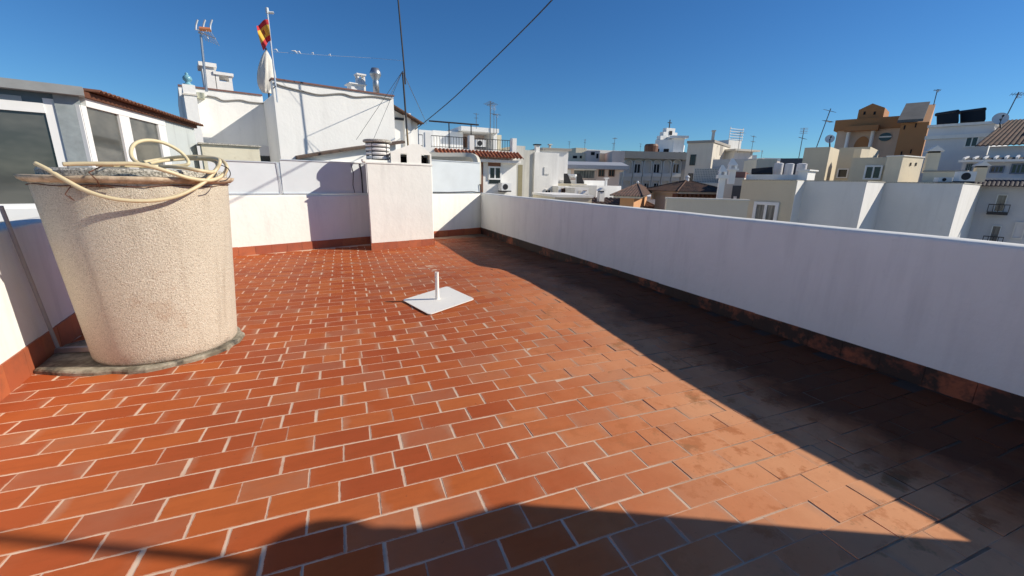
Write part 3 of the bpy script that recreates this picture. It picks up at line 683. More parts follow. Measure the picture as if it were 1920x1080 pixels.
def hiproof(f,u0,u1,n0,n1,ze,zr,inset,root,mat=CLAY,name='roof',rib=.22,amp=.05):
    """hip roof over rectangle u0..u1,n0(back)..n1(front); ribbed clay tiles on each slope"""
    w_=u1-u0; d_=n1-n0; uc0=u0+inset; uc1=u1-inset; nc=(n0+n1)/2
    a,b_,c,d=f.P(u0,ze,n1),f.P(u1,ze,n1),f.P(u1,ze,n0),f.P(u0,ze,n0); r0_,r1_=f.P(uc0,zr,nc),f.P(uc1,zr,nc)
    mb=MB()
    def slope(p0,p1,q1,q0):
        L_=(p1-p0).length; k=max(3,int(L_/rib)); sub=4; nn=(p1-p0).cross(q0-p0)
        if (q1-q0).length<1e-4 and nn.length<1e-6: nn=Vector((0,0,1))
        nn.normalize(); 
        if nn.z<0: nn=-nn
        # straight ribs run up the slope; trim against hips by linear interpolation
        vs=[];fs=[]; K=k*sub
        e=(p1-p0).normalized(); 
        up_=(q0-p0)-e*(q0-p0).dot(e); H=up_.length; up_.normalize(); s0=(q0-p0).dot(e); s1=(q1-p0).dot(e)
        for i in range(K+1):
            s=L_*i/K
            t_=1.0
            if s<s0: t_=s/s0 if s0>0 else 1
            if s>s1: t_=(L_-s)/(L_-s1) if L_>s1 else 1
            h=amp*abs(math.sin(PI*k*i/K)); p=p0+e*s
            vs+=[p+nn*h,p+up_*H*max(t_,0)+nn*h]
        for i in range(K): fs.append([2*i,2*i+2,2*i+3,2*i+1])
        mb.add(vs,fs)
    slope(a,b_,r1_,r0_); slope(b_,c,r1_,r1_); slope(c,d,r0_,r1_); slope(d,a,r0_,r0_)
    mb.face([d,c,b_,a])
    for p,q_ in ((a,r0_),(b_,r1_),(c,r1_),(d,r0_),(r0_,r1_)): 
        if (p-q_).length>.05: mb.tube([p+Vector((0,0,amp)),q_+Vector((0,0,amp*.8))],amp*1.3,6)
    return mb.build(name,mat,root)
# ------------------------------------------------------------------ left: glazed enclosure on the party wall
c0_=q(145,165,7.92); zt=c0_.z; 
g1=facaz(c0_,69); 
root=thing('glazed_enclosure','aluminium-framed glazed rooftop room with a rusty corrugated roof edge, behind the round tank','sunroom',Vector((c0_.x-1,c0_.y,GZ)))
g1.root=root; gs=facaz(c0_,3.9); gs.root=root; gs.n=-gs.n if gs.n.x<0 else gs.n; 
LB=3.4; ZB=.86
def gr(f,x0,y0,x1,y1): return f.rect(x0,y0,x1,y1)
# facade 1 runs left from the corner
g1l=Fac(c0_-g1.e*LB,g1.e); g1l.root=root
mb=MB(); g1l.box(mb,0,LB,GZ,ZB,-2.2,0)
LS=gs.hit(362,228)[0]
mb.build('base_wall',WHITE,root)
mb=MB(); g1l.box(mb,-.02,LB,ZB+.001,ZB+.14,-.12,.09); mb.build('sill',FRAMEW,root)
mb=MB(); zf=ZB+.141
zh=g1.hit(120,215)[1]; zh2=g1.hit(115,197)[1]
g1l.box(mb,LB-.33,LB-.235,zf,zt-.16,-.06,.0); 
for u_ in (LB-1.72,LB-2.9): g1l.box(mb,u_,u_+.07,zf,zh,-.06,.0)
g1l.box(mb,0,LB-.33,zh,zh2,-.06,.012); g1l.box(mb,0,LB-.33,zf,zf+.06,-.06,.01)
mb.build('window_frame',FRAMEW,root)
mb=MB(); g1l.box(mb,0,LB-.33,zf+.06,zh,-.04,-.02); 
m,t,b=nmat('tinted_glass'); n_=noise(t,1.4,3,stretch=(1,1,2.2)); t.links.new(mix(t,(.07,.075,.07),(.13,.13,.115),ramp(t,n_,[(.40,0.),(.65,1.)])),b.inputs['Base Color']); b.inputs['Roughness'].default_value=.06; TGL=m
mb.build('pane',TGL,root)
mb=MB(); g1l.box(mb,0,LB-.235,zh2,zt-.10,-.05,-.01); g1l.box(mb,LB-.33,LB-.235,zt-.30,zt-.10,-.05,-.008)
SLATE=flat('blue_grey_board',(.13,.19,.22),.7,0,.15,20); LSLATE=flat('pale_grey_board',(.40,.45,.46),.7,0,.1,30)
mb.build('fascia_board',SLATE,root)
mb=MB(); g1l.box(mb,0,LB-.5,zh2+.06,zt-.22,-.009,.004); mb.build('fascia_panel',LSLATE,root)
mb=MB(); g1l.box(mb,LB-.235,LB-.005,ZB+.14,zt-.101,-.2,.02); mb.build('corner_post',flat('streaked_grey_post',(.38,.43,.44),.6,.1,.3,9),root)
mb=MB(); mb.hexa([g1l.P(-.1,zt-.10,.14),g1l.P(LB+.05,zt-.10,.14),g1l.P(LB+.05,zt-.10,-2.3),g1l.P(-.1,zt-.10,-2.3)],[g1l.P(-.1,zt+.0,.16),g1l.P(LB+.05,zt+.0,.16),g1l.P(LB+.05,zt+.02,-2.3),g1l.P(-.1,zt+.02,-2.3)]); mb.build('roof_slab',flat('roof_felt',(.36,.38,.38),.8),root)
# facade 2 (towards the tank), windows under a corrugated roof edge
gs=Fac(c0_,gs.e); gs.root=root
gs2=Fac(c0_-g1.n*0,gs.e); nrm=Vector((gs.e.y,-gs.e.x,0)); gs.n=nrm; gs.nt=nrm.copy()
mb=MB(); gs.box(mb,.0,LS,GZ,ZB,-1.8,0); mb.build('base_wall',WHITE,root)
mb=MB(); z2=zt-.20; 
wa=gs.rect(160,200,232,290); wb=gs.rect(250,215,305,296)
for (p,q_) in ((0.0,.10),(gs.hit(150,250)[0],gs.hit(160,250)[0]),(gs.hit(232,260)[0],gs.hit(250,260)[0]),(gs.hit(303,270)[0],gs.hit(316,270)[0])):
    gs.box(mb,max(p,.0),max(q_,p+.06),ZB,z2,-.07,.0)
gs.box(mb,.1,gs.hit(316,270)[0],z2,z2+.10,-.07,.006); gs.box(mb,.1,gs.hit(303,270)[0],ZB,ZB+.07,-.07,.006)
mb.build('window_frame',FRAMEW,root)
mb=MB(); gs.box(mb,.1,gs.hit(303,270)[0],ZB+.07,z2,-.045,-.03); mb.build('pane',TGL,root)
mb=MB(); gs.box(mb,gs.hit(316,270)[0],LS,ZB,z2+.10,-.06,-.004); mb.build('board',plaster((.52,.56,.55),1.0,1.6,(.15,.16,.16),key='_board'),root)
mb=MB(); gs.box(mb,-.03,LS+.02,z2+.101,z2+.17,-.06,.05); mb.build('eaves_board',RUST,root)
mb=MB(); corr(gs.P(.12,z2+.19,.16),gs.P(LS+.05,z2+.16,.16),gs.P(LS+.05,z2+.27,-1.2),gs.P(.12,z2+.27,-1.2),34,.03,mb,.012,5); mb.build('corrugated_roof',flat('rusty_corrugated',(.25,.10,.05),.85,0,.3,12),root)
# ------------------------------------------------------------------ neighbour house (big white, left of centre)
HAZ=74
root=None
NB=block('neighbour_house','large white rendered house carrying the flag and folded parasol, beyond the back parapet','house',WHITE,(510,149,13.2),736,HAZ,.3)
root=NB.root; S=NB
BRK=flat('brick_coping',(.24,.12,.10),.8,0,.2,14)
def cop(f,u0,u1,z,n0,n1,h=.04,zB=None,mat=BRK,name='coping'):
    mb=MB(); zB=z if zB is None else zB
    mb.hexa([f.P(u0,z+.002,n1),f.P(u1,zB+.002,n1),f.P(u1,zB+.002,n0),f.P(u0,z+.002,n0)],[f.P(u0,z+h,n1),f.P(u1,zB+h,n1),f.P(u1,zB+h,n0),f.P(u0,z+h,n0)]); return mb.build(name,mat,f.root)
cop(S,-.02,S.u+.02,S.zt,-.34,.04)
# recessed wall to the left of the main wall
rp=S.P(0,0,-1.75); rec=facaz(rp,HAZ); rec.root=root
mb=MB(); S.box(mb,0.001,S.u,GZ,rec.hit(506,193)[1],-7,-.301); mb.build('house_body',WHITE,root)
uL=rec.hit(340,200)[0]; zr_=rec.hit(440,174)[1]
mb=MB(); rec.box(mb,uL,0-.002,GZ,zr_,-4.5,0); mb.build('recessed_wall',WHITE,root); cop(rec,uL,-.01,zr_,-4.5,.03)
hole(rec,487,274,521,293,LAV,'shutter'); u0_,u1_,z0_,z1_=rec.rect(487,288,521,300); mb=MB(); rec.box(mb,u0_,u1_,z0_-1,z0_+.12,.001,.02); mb.build('window_pane',GLASS,root)
# side return so that the main wall throws its shadow on the recess
# pillar at the left end
pl_=facaz(q(341,157,13.0),HAZ); uP=pl_.hit(365,157)[0]; 
mb=MB(); pl_.box(mb,0,uP,GZ,pl_.A.z,-2.6,0); mb.build('pillar',WHITE,root); pl_.root=root
mb=MB(); c=pl_.P(uP*.5,pl_.A.z+.001,-.15); mb.lathe(c,[(.10,0),(.10,.03),(.05,.05),(.05,.08),(.085,.11),(.095,.15),(.08,.19),(.03,.23),(.035,.26),(.001,.29)],20); mb.build('ceramic_finial',flat('turquoise_glaze',(.25,.55,.66),.25,0,.3,20),root,True)
mb=MB(); pl_.box(mb,-.02,uP+.02,pl_.hit(350,178)[1],pl_.hit(350,175)[1],-.4,.02); mb.build('string_course',GREY,root)
mb=MB(); a=rec.rect(369,175,383,186); rec.box(mb,a[0],a[1],a[2],a[3],.001,.16); mb.build('junction_box',flat('box_cream',(.62,.62,.46),.6),root)
# lower right part with sloping tiled eaves
lo=S.P(S.u,0,-.9); lf=facaz(lo,HAZ); lf.root=root
z_a=lf.hit(742,197)[1]; u_b=lf.hit(787,232)[0]; z_b=lf.hit(787,235)[1]; u_c=lf.hit(783,240)[0]
mb=MB(); mb.hexa([lf.P(.002,GZ),lf.P(u_c,GZ),lf.P(u_c,GZ,-6),lf.P(.002,GZ,-6)],[lf.P(.002,z_a),lf.P(u_c,z_b+.05),lf.P(u_c,z_b+.05,-6),lf.P(.002,z_a,-6)]); mb.build('gable_wall',WHITE,root)
mb=MB(); corr(lf.P(u_b,z_b+.02,.35),lf.P(u_b,z_b+.02,-6),lf.P(.0,z_a+.04,-6),lf.P(.0,z_a+.04,.35),26,.05,mb,.03,5); mb.build('tiled_roof',CLAY,root)
mb=MB(); u_=lf.hit(757,240)[0]; lf.box(mb,u_,u_+.22,GZ,lf.hit(757,212)[1],.001,.10); mb.build('downpipe_chase',WHITE,root)
mb=MB(); lf.box(mb,0.3,u_,z_a-.45,z_a-.38,.001,.05); mb.build('wall_bracket',IRON,root)
# roof strip (lower roof flashing) across the main wall
mb=MB(); pts=[S.hit(554,292),S.hit(600,284),S.hit(660,275),S.hit(715,268),S.hit(754,263)]
for i in range(4):
    (a,za),(b_,zb_)=pts[i],pts[i+1]; mb.hexa([S.P(a,za-.10,.22),S.P(b_,zb_-.10,.22),S.P(b_,zb_-.10,.001),S.P(a,za-.10,.001)],[S.P(a,za-.035,.22),S.P(b_,zb_-.035,.22),S.P(b_,zb_-.0,.001),S.P(a,za-.0,.001)])
mb.build('flashing',flat('weathered_boards',(.16,.11,.085),.9,0,.35,20),root)
mb=MB(); a=S.hit(556,292); S.box(mb,a[0],S.hit(680,300)[0],GZ,a[1]-.11,.001,.14); mb.build('lean_to_wall',WHITE,root)
# wall cables
mb=MB(); mb.tube(cat_([S.P(*S.hit(x,y),.03) for x,y in ((512,155),(530,162),(570,172),(600,178),(640,176),(665,182),(700,181),(733,186))]),.02,5)
mb.build('wall_cable',flat('grey_sheath',(.33,.31,.28),.8),root)
mb=MB(); mb.tube(cat_([rec.P(*rec.hit(x,y),.03) for x,y in ((388,180),(405,183),(420,189),(450,188),(470,192),(508,195))]),.02,5); mb.build('wall_cable',flat('grey_sheath_old',(.33,.31,.28),.8),root)
# rooftop pieces
def rtop(px,pyb,D): return q(px,pyb,D)
def DR(px,n=-.7):
    p=rec.P(rec.hit(px,176)[0],0,n); return math.hypot(p.x,p.y)
chim(388,116,180,22,DR(388),HAZ,WHITE,'tall white chimney carrying the large TV antenna, left end of the white house',cap='flat',dep=.7)
cf=chim(418,134,182,30,DR(418),HAZ,WHITE,'squat white chimney with an open hood, just right of the antenna chimney',cap='posts',dep=.8)
chim(670,155,172,24,15,HAZ,WHITE,'low white roof box beside the slender vent',name='roof_box')
chim(677,137,172,14,15.2,HAZ,WHITE,'small white vent chimney with a flat hood, left of the shiny metal cowl',cap='posts')
root=thing('metal_cowl','shiny round galvanised vent cowl on the white house roof','cowl',q(706,163,15))
c=q(706,178,15); s=15/F
mb=MB(); mb.lathe(c,[(5*s,0),(5*s,20*s),(4.5*s,22*s),(9*s,30*s),(9*s,33*s),(6*s,40*s),(.001,41*s)],20); mb.build('cowl',STEEL,root,True)
# closed parasol
root=thing('closed_parasol','large folded off-white parasol on the roof edge of the white house, under the flag','parasol',q(500,186,16.2))
b0_=q(503,184,16.2); t0=q(499,93,16.2); s=16.2/F
mb=MB(); vs=[];fs=[];rings=[]
for i in range(13):
    v_=i/12; p=t0.lerp(b0_+Vector((-.02,0,.15)),v_); rr=[.5,3.5,6,7.5,8.5,9.5,10.2,10.8,11.2,11.3,11,9.5,6][i]*s*.95
    for k in range(24):
        a=2*PI*k/24; f_=1+.22*math.sin(k*PI*2/3+v_*3)*min(1,v_*3); vs.append(p+Vector((math.cos(a),math.sin(a),0))*rr*f_)
for i in range(12):
    for k in range(24): fs.append([i*24+k,i*24+(k+1)%24,(i+1)*24+(k+1)%24,(i+1)*24+k])
fs.append(list(range(24))); fs.append([288+k for k in range(24)][::-1]); mb.add(vs,fs)
mb.build('canopy',flat('parasol_canvas',(.74,.70,.62),.9,0,.12,9),root,True)
mb=MB(); mb.tube([b0_-Vector((0,0,.45)),t0+Vector((0,0,.05))],.025,8); mb.build('pole',IRON,root)
# flagpole and flag
root=thing('flagpole','thin pole fixed to the corner of the white house, holding the flag','flagpole',q(521,190,12.95))
p0=q(520.5,192,12.95); p1=q(501.5,25,12.95)
mb=MB(); mb.tube([p0,p1],.02,8); mb.build('pole',ALU,root)
mb=MB(); mb.tube([p1,p1+Vector((.0,0,.12))],.035,8); mb.tube([p1+Vector((.02,0,.02)),p1+Vector((.14,0,.03))],.03,6); mb.build('pole_head',PANEL,root)
mb=MB(); mb.tube([S.P(*S.hit(513,165),.0),S.P(*S.hit(513,165),.28)],.015,5); mb.build('wall_clamp',IRON,root)
# flag (three stripes, wind-blown to the left)
vs=[];fs=[];mi=[]; NU,NV=14,12
TL=q(480,47,12.95); TR=q(503,37,12.9); BR=q(508,76,12.9); BL=q(494,92,13.0); 
for j in range(NV+1):
    v_=j/NV
    for i in range(NU+1):
        u_=i/NU; a=TR.lerp(TL,u_); b_=BR.lerp(BL,u_); 
        p=a.lerp(b_,v_); mid=q(482,70,13.0); p=p+(q(486,66,13)-q(489,68,13))*math.sin(PI*v_)*u_
        p=p+NB.n*.07*math.sin(u_*7+v_*3)*(.2+u_)+Vector((0,0,.03*math.sin(u_*5))); vs.append(p)
for j in range(NV):
    for i in range(NU): fs.append([j*(NU+1)+i,j*(NU+1)+i+1,(j+1)*(NU+1)+i+1,(j+1)*(NU+1)+i]); mi.append(0 if j<3 else (1 if j<9 else 0))
n0=len(vs); vs2=[v+NB.n*.004 for v in vs]; fs2=[[n0+k for k in reversed(f_)] for f_ in fs]
mb=MB(); mb.v=[Vector(v) for v in vs+vs2]; mb.f=fs+fs2; mb.mi=mi+mi
c=vs[6*(NU+1)+6]; 
FR=flat('flag_red',(.55,.03,.04),.8,0,.1,4); FY=flat('flag_yellow',(.75,.45,.06),.8,0,.1,4)
fo=mb.build('flag',[FR,FY],None,True,loc=TR); tag(fo,'red and yellow striped flag blown to the left from the pole above the folded parasol','flag')
mb=MB(); i0=6*(NU+1)+7; a=vs[i0-1]; b_=vs[i0+1]; d=(a-b_)*.5; 
for sgn in (1,): 
    cc_=vs[i0]+NB.n*.012; up_=Vector((0,0,.07)); dd=(a-b_).normalized()*.05
    mb.hexa([cc_-dd-up_*.8,cc_+dd-up_*.8,cc_+dd*1.1+up_*.4,cc_-dd*1.1+up_*.4],[x+NB.n*.006 for x in (cc_-dd-up_*.8,cc_+dd-up_*.8,cc_+dd*1.1+up_*.4,cc_-dd*1.1+up_*.4)])
    mb.hexa([cc_-dd*.7+up_*.45,cc_+dd*.7+up_*.45,cc_+dd*.8+up_*.9,cc_-dd*.8+up_*.9],[x+NB.n*.006 for x in (cc_-dd*.7+up_*.45,cc_+dd*.7+up_*.45,cc_+dd*.8+up_*.9,cc_-dd*.8+up_*.9)])
mb.build('emblem',flat('emblem_red',(.42,.12,.04),.8),fo,loc=TR)
# big TV antenna
b0_=q(387.5,172,13.6); t0=q(376.5,66,13.6); s=13.6/F
root=thing('tv_antenna','large TV antenna with three upright rods and an orange dipole, on the white chimney','antenna',b0_,'TV aerials on the roofs')
mb=MB(); mb.tube([b0_,t0],.028,8); mb.build('mast',STEEL,root)
mb=MB()
for x in (368,382,395): mb.tube(cat_([q(x-1,56,13.6),q(x-.5,47,13.6),q(x+2.5,37,13.6)],4),.022,6)
mb.tube([q(370,56,13.6),q(397,57,13.6)],.018,6); mb.build('upright_rods',ALU,root)
mb=MB(); mb.tube([q(374,54,13.5),q(395,56,13.5)],.05,6); mb.build('dipole',flat('orange_plastic',(.60,.22,.09),.5,0,.2,20),root)
mb=MB(); mb.tube([q(374,60,13.6),q(404,72,13.2)],.014,5)
for k in range(6):
    a=q(378+k*5,61.5+k*2,13.55); mb.tube([a+Vector((-.04,-.1,.1)),a+Vector((.05,.1,-.14))],.008,4)
mb.tube([q(383,57,13.6),q(391,73,13.6)],.010,5); mb.tube([q(372,60,13.6),q(380,64,13.6)],.03,5); mb.build('yagi',ALU,root)
# cream shed behind the back parapet
SH=block('roof_shed','small peeling cream rendered shed behind the pale blue sheet, in front of the white house','shed',OLDW,(377,270,10.9),485,HAZ,.75,pyb=330)
cop(SH,-.05,SH.u+.04,SH.zt,-SH.depth-.05,.05,.03,mat=LICH,name='roof_edge')
# tall guyed mast
p0=q(765,272,12.4); p1=q(745,0,12.4); top=p0+(p1-p0)*1.35
root=thing('aerial_mast','tall dark guyed mast rising behind the gabled chimney block to the top of the picture','mast',p0)
mb=MB(); jn=p0+(p1-p0)*.52
mb.tube([p0-(p1-p0)*.35,p0+(p1-p0)*.12],.026,8); mb.build('mast_foot',flat('ochre_pole',(.34,.24,.12),.6,0,.2,9),root)
mb=MB(); mb.tube([p0+(p1-p0)*.12,jn],.024,8); mb.tube([jn+Vector((.05,0,0)),top],.02,8); mb.tube([jn-(p1-p0)*.08+Vector((.05,0,0)),jn+Vector((.05,0,0))],.02,8); mb.build('mast_tube',IRON,root)
gp=p0+(p1-p0)*.53
for i,(x,y,D) in enumerate(((728,186,13.9),(700,262,13.1),(800,232,20),(668,262,13.0))):
    mb=MB(); mb.tube([gp,q(x,y,D)],.006 if i!=2 else .009,4); mb.build('guy_wire',flat('wire_grey_%d'%i,(.2,.2,.2),.5,.3),root)
# thin string with bits of plastic
root=thing('string_line','hair-thin string with scraps of plastic between the flagpole and the tall mast','string',q(630,100,13))
mb=MB(); mb.tube([q(510,97,12.95),q(600,103,12.8),q(700,109,12.6),q(757,114,12.4)],.0035,4); mb.build('string',flat('pale_string',(.6,.65,.7),.8),root)
for (x,y,r_) in ((517,95,.05),(552,98,.07),(586,101,.03),(618,104,.03),(560,99,.05)):
    mb=MB(); c=q(x,y,12.85); mb.tube([c-Vector((r_,0,-r_*.4)),c+Vector((r_*.3,.01,.03)),c+Vector((r_,0,-.02))],[.004,.02,.003],5); mb.build('plastic_scrap',FRAMEW,root)
# overhead cable
cable('overhead_cable','black cable slanting down across the blue sky to the house eaves',[q(778,243,15.2),q(800,226,14.6),q(850,184,13.3),q(905,131,11.9),q(965,72,10.4),q(1035,0,8.8),q(1120,-100,7.2),q(1250,-260,5.8)],.0125)
# ------------------------------------------------------------------ house with roof terrace behind the corner
T1=block('terrace_house','white house with a railed roof terrace above red eave tiles, beyond the back corner','house',WHITE,(785,275,21),969,86,9)
root=T1.root
ze_=T1.hit(900,284)[1]; zl_=T1.hit(900,296)[1]
mb=MB(); u0_=T1.hit(814,290)[0]; corr(T1.P(T1.u+.12,ze_,.02),T1.P(u0_,ze_,.02),T1.P(u0_,zl_,.62),T1.P(T1.u+.12,zl_,.62),24,.075,mb,.03,6); mb.build('eave_tiles',CLAYR,root)
mb=MB(); T1.box(mb,u0_,T1.u+.06,zl_-.2,zl_-.07,.002,.42); mb.build('cornice',WHITE,root)
mb=MB(); uu=[T1.hit(x,260)[0] for x in (802,885,965)]
for u_ in uu: mb=MB(); T1.box(mb,u_-.12,u_+.12,T1.zt+.001,T1.zt+.66,-.3,.0); mb.build('parapet_pier',WHITE,root)
rail(T1,.05,uu[0]-.2,T1.zt,.56,-.15,root); rail(T1,uu[0]+.2,uu[1]-.2,T1.zt,.56,-.15,root); rail(T1,uu[1]+.2,uu[2]-.2,T1.zt,.56,-.15,root)
w1=window(T1,918,315,937,334,hb=0); 
u0_,u1_,z0_,z1_=T1.rect(915,303,938,312); mb=MB(); T1.box(mb,u0_,u1_,z0_,z1_,.001,.05); mb.build('blind_box',FRAMEB,root)
mb=MB(); u0_,u1_,z0_,z1_=T1.rect(917,335,938,344); T1.box(mb,u0_,u1_,z0_,z1_,.001,.03); mb.build('pane',GLASS,root)
u0_,u1_,z0_,z1_=T1.rect(882,298,905,372); mb=MB(); T1.box(mb,u0_,u1_,z1_-.28,z1_,.001,.06); T1.box(mb,u1_-.16,u1_,z0_,z1_-.28,.001,.06); mb.build('window_surround',FRAMEB,root)
mb=MB(); T1.box(mb,u0_,u1_-.16,z0_,z1_-.28,.001,.02); mb.build('window_pane',GLASS2,root)
def acunit(f,x0,y0,x1,y1,label,n=.35,group='air conditioners'):
    u0_,u1_,z0_,z1_=f.rect(x0,y0,x1,y1); r_=thing('air_conditioner',label,'air conditioner',f.P((u0_+u1_)/2,z0_,n/2),group)
    mb=MB(); f.box(mb,u0_,u1_,z0_,z1_,.02,n); mb.build('casing',FRAMEW,r_)
    c=f.P(u0_+(u1_-u0_)*.38,(z0_+z1_)/2,n+.003); rr=min((z1_-z0_)*.38,(u1_-u0_)*.33); mb=MB()
    vs=[c+f.e*rr*math.cos(2*PI*k/20)+Vector((0,0,rr*math.sin(2*PI*k/20))) for k in range(20)]; mb.hexa(vs,[v+f.n*.01 for v in vs]); mb.build('fan_grille',IRON,r_)
    mb=MB(); f.box(mb,u0_,u1_,z0_-.06,z0_-.002,-.0+.003,n); mb.build('bracket',IRON,r_)
acunit(T1,934,343,952,357,'white air conditioner hung below the window of the terrace house',.45)
# structures on its roof terrace
back=T1.P(0,0,-3.2); tb=facaz(back,86); tb.root=root
z1=tb.hit(840,246)[1]; 
mb=MB(); tb.box(mb,tb.hit(812,255)[0],tb.hit(868,250)[0],T1.zt,z1,-4,0); mb.build('roof_room',WHITE,root)
mb=MB(); a,b_=tb.hit(866,250)[0],tb.hit(926,250)[0]; z2=tb.hit(900,249)[1]; z3=tb.hit(900,241)[1]
tb.box(mb,a+.002,b_,T1.zt,z2-.002,-4,-1.3); mb.build('porch_wall',PINK,root)
mb=MB(); tb.box(mb,a-.2,b_+.1,z2,z3,-4,.5); mb.build('porch_roof',WHITE,root)
mb=MB(); tb.box(mb,b_-.1,b_+.12,T1.zt,z2-.001,-1.29,.2); mb.build('porch_side_wall',WHITE,root)
hole(tb,0,0,1,1) if False else None
pw=facaz(tb.P(0,0,-1.3),86); pw.root=root
hole(pw,863,256,875,276,FRAMEB,'door'); 
mb=MB(); tb.box(mb,b_+.13,tb.hit(948,255)[0],T1.zt,tb.hit(940,251)[1],-3,-.6); mb.build('stair_head',OLDW,root)
mb=MB(); zz=tb.hit(830,241)[1]; mb.tube([tb.P(tb.hit(781,241)[0],zz,2.6),tb.P(tb.hit(866,244)[0],zz,2.6)],.04,6); mb.tube([tb.P(tb.hit(815,241)[0],T1.zt,2.6),tb.P(tb.hit(815,241)[0],zz,2.6)],.03,6); mb.tube([tb.P(tb.hit(853,241)[0],T1.zt,2.6),tb.P(tb.hit(853,241)[0],zz,2.6)],.03,6); mb.build('pergola_frame',IRON,root)
rfc=facaz(T1.P(0,0,-.9),86); acunit(rfc,889,263,907,276,'white air conditioner standing on the railed roof terrace',.3)
DB=block('house_wing','lower white wing with flat roof under the railed terrace, left of the eave tiles','house',WHITE,(785,243,23.5),812,86,4,zb=T1.zt)
root=thing('duct_pipe','fat beige ribbed duct pipe elbowing down behind the right metal sheet','duct',q(860,296,13.5))
cable('duct','',[q(800,293,13.5),q(830,294,13.5),q(868,294,13.5),q(884,295,13.4),q(892,301,13.3),q(894,318,13.2),q(894,345,13.2)],.135,flat('beige_duct',(.60,.57,.48),.6,0,.1,9),6,root=root)
for a in ((893,212,241,24,0,'slight antenna standing on the porch roof of the terrace house'),(919,190,272,21.5,2,'tall dark antenna mast rising from the roof terrace railings'),(926,197,250,24,1,'antenna with pale grid, between the tall mast and the square tank'),(931,213,250,25,3,'short antenna at the stair head of the terrace house')):
    aerial(a[0],a[1],a[2],a[3],a[5],a[4],r=.03 if a[0]==919 else .02)
# ------------------------------------------------------------------ white apartment block
A0=block('apartment_strip','narrow stained cream wall between the terrace house and the white apartment block','house',STAIN,(969,273,25),985,88,6)
hole(A0,971,309,979,370,flat('slot_beige',(.33,.29,.17),.9),'recess')
A1=block('apartment_building','plain white apartment block with stained render and one small window, right of the eave tiles','building',STAIN,(982,281,27),1004,88,8)
A2=block('apartment_wing','white apartment wing with a bricked-up window and a small window below','building',WHITE2,(1003,285,27.2),1049,88,8)
window(A2,1022,356,1031,366,mull=1); hole(A2,1020,313,1030,327,WHITE2,'blind_window',n1=.05)
hole(A2,1022,355,1032,357,GREY,'lintel',n1=.1)
chim(1009,270,287,7,27.5,88,WHITE2,'white chimney with a soot-black top on the white apartment wing',capm=DARK)
chim(1032,270,286,3,34,88,GREY,'thin flue pipe on the dark flat roof behind the apartment wing',name='flue_pipe')
block('roof_building','low flat roof building with dark brown fascia just behind the apartment wing','building',WHITE2,(1020,281,33),1066,95,8,coping=GREYD,ch=.15,co=.2)
# ------------------------------------------------------------------ long pinkish building
PK=block('long_building','long low pinkish building with a grey sloping roof band and curtained gallery','building',PINK,(1046,316,42),1163,112,9)
zt=PK.zt; z2=PK.hit(1100,301)[1]
mb=MB(); mb.hexa([PK.P(-.6,zt+.003,.9),PK.P(PK.u+.6,zt+.003,.9),PK.P(PK.u+.6,zt+.003,-9),PK.P(-.6,zt+.003,-9)],[PK.P(-.6,zt+.35,.9),PK.P(PK.u+.6,zt+.35,.9),PK.P(PK.u+.6,z2,-2.2),PK.P(-.6,z2,-2.2)]); mb.build('roof_band',flat('lead_grey',(.40,.42,.46),.7),PK.root)
for (x0,x1) in ((1123,1132),(1142,1151)): window(PK,x0,319,x1,330,fr=FRAMEB,mull=1)
hole(PK,1056,318,1070,336,FRAMEW,'curtain',n1=.03); hole(PK,1076,320,1114,334,GLASS2,'gallery_glazing',n1=.03)
u0_,u1_,z0_,z1_=PK.rect(1094,318,1116,334); rail(PK,u0_,u1_,z0_-.2,.9,.5,PK.root,IRON,'balcony_railing')
mb=MB(); PK.box(mb,PK.hit(1076,318)[0],PK.hit(1116,318)[0],PK.hit(1090,319)[1],PK.hit(1090,317)[1],.031,.6); mb.build('awning_rail',FRAMEW,PK.root)
P2=block('penthouse','set-back beige penthouse with dark square windows above the grey roof band','building',BEIGE,(1062,286,49),1172,112,7,zb=PK.zt)
for r_ in ((1074,292,1082,297),(1087,292,1091,297),(1097,292,1102,297)): hole(P2,*r_,DARK,'window')
P3=block('penthouse','raised pale penthouse bay with two dark windows, centre of the long roof','building',PINK,(1101,282,48),1125,112,4,zb=PK.zt)
for r_ in ((1108,285,1115,291),(1118,288,1122,297)): hole(P3,*r_,DARK,'window')
P4=block('penthouse','pink rendered roof block at the right end of the long building','building',PINK,(1149,283,46),1172,112,6,zb=PK.zt)
block('far_building','pale yellow flat-roofed block peeping over the long building','building',CREAM,(1080,277,70),1100,95,8)
block('far_building','distant low white block, left of the pale yellow one','building',WHITE2,(1036,279,75),1081,92,8)
block('far_building','distant white flat roof line behind the penthouses','building',WHITE2,(1100,280,80),1180,95,8)
block('far_building','white roof edge behind the arched grey building','building',WHITE2,(1168,283,85),1215,100,8)
for i,a in enumerate(((1067,265,281,60,'faint thin antenna left of the yellow block'),(1096,261,281,62,'antenna with two yagis above the yellow block'),(1151,258,284,50,'tall antenna at the right end of the long building'),(1149,268,284,56,'short antenna just left of the tall one on the long building'),(1200,269,285,70,'small antenna over the arched grey building'))):
    aerial(a[0],a[1],a[2],a[3],a[4],i%4,r=.03)
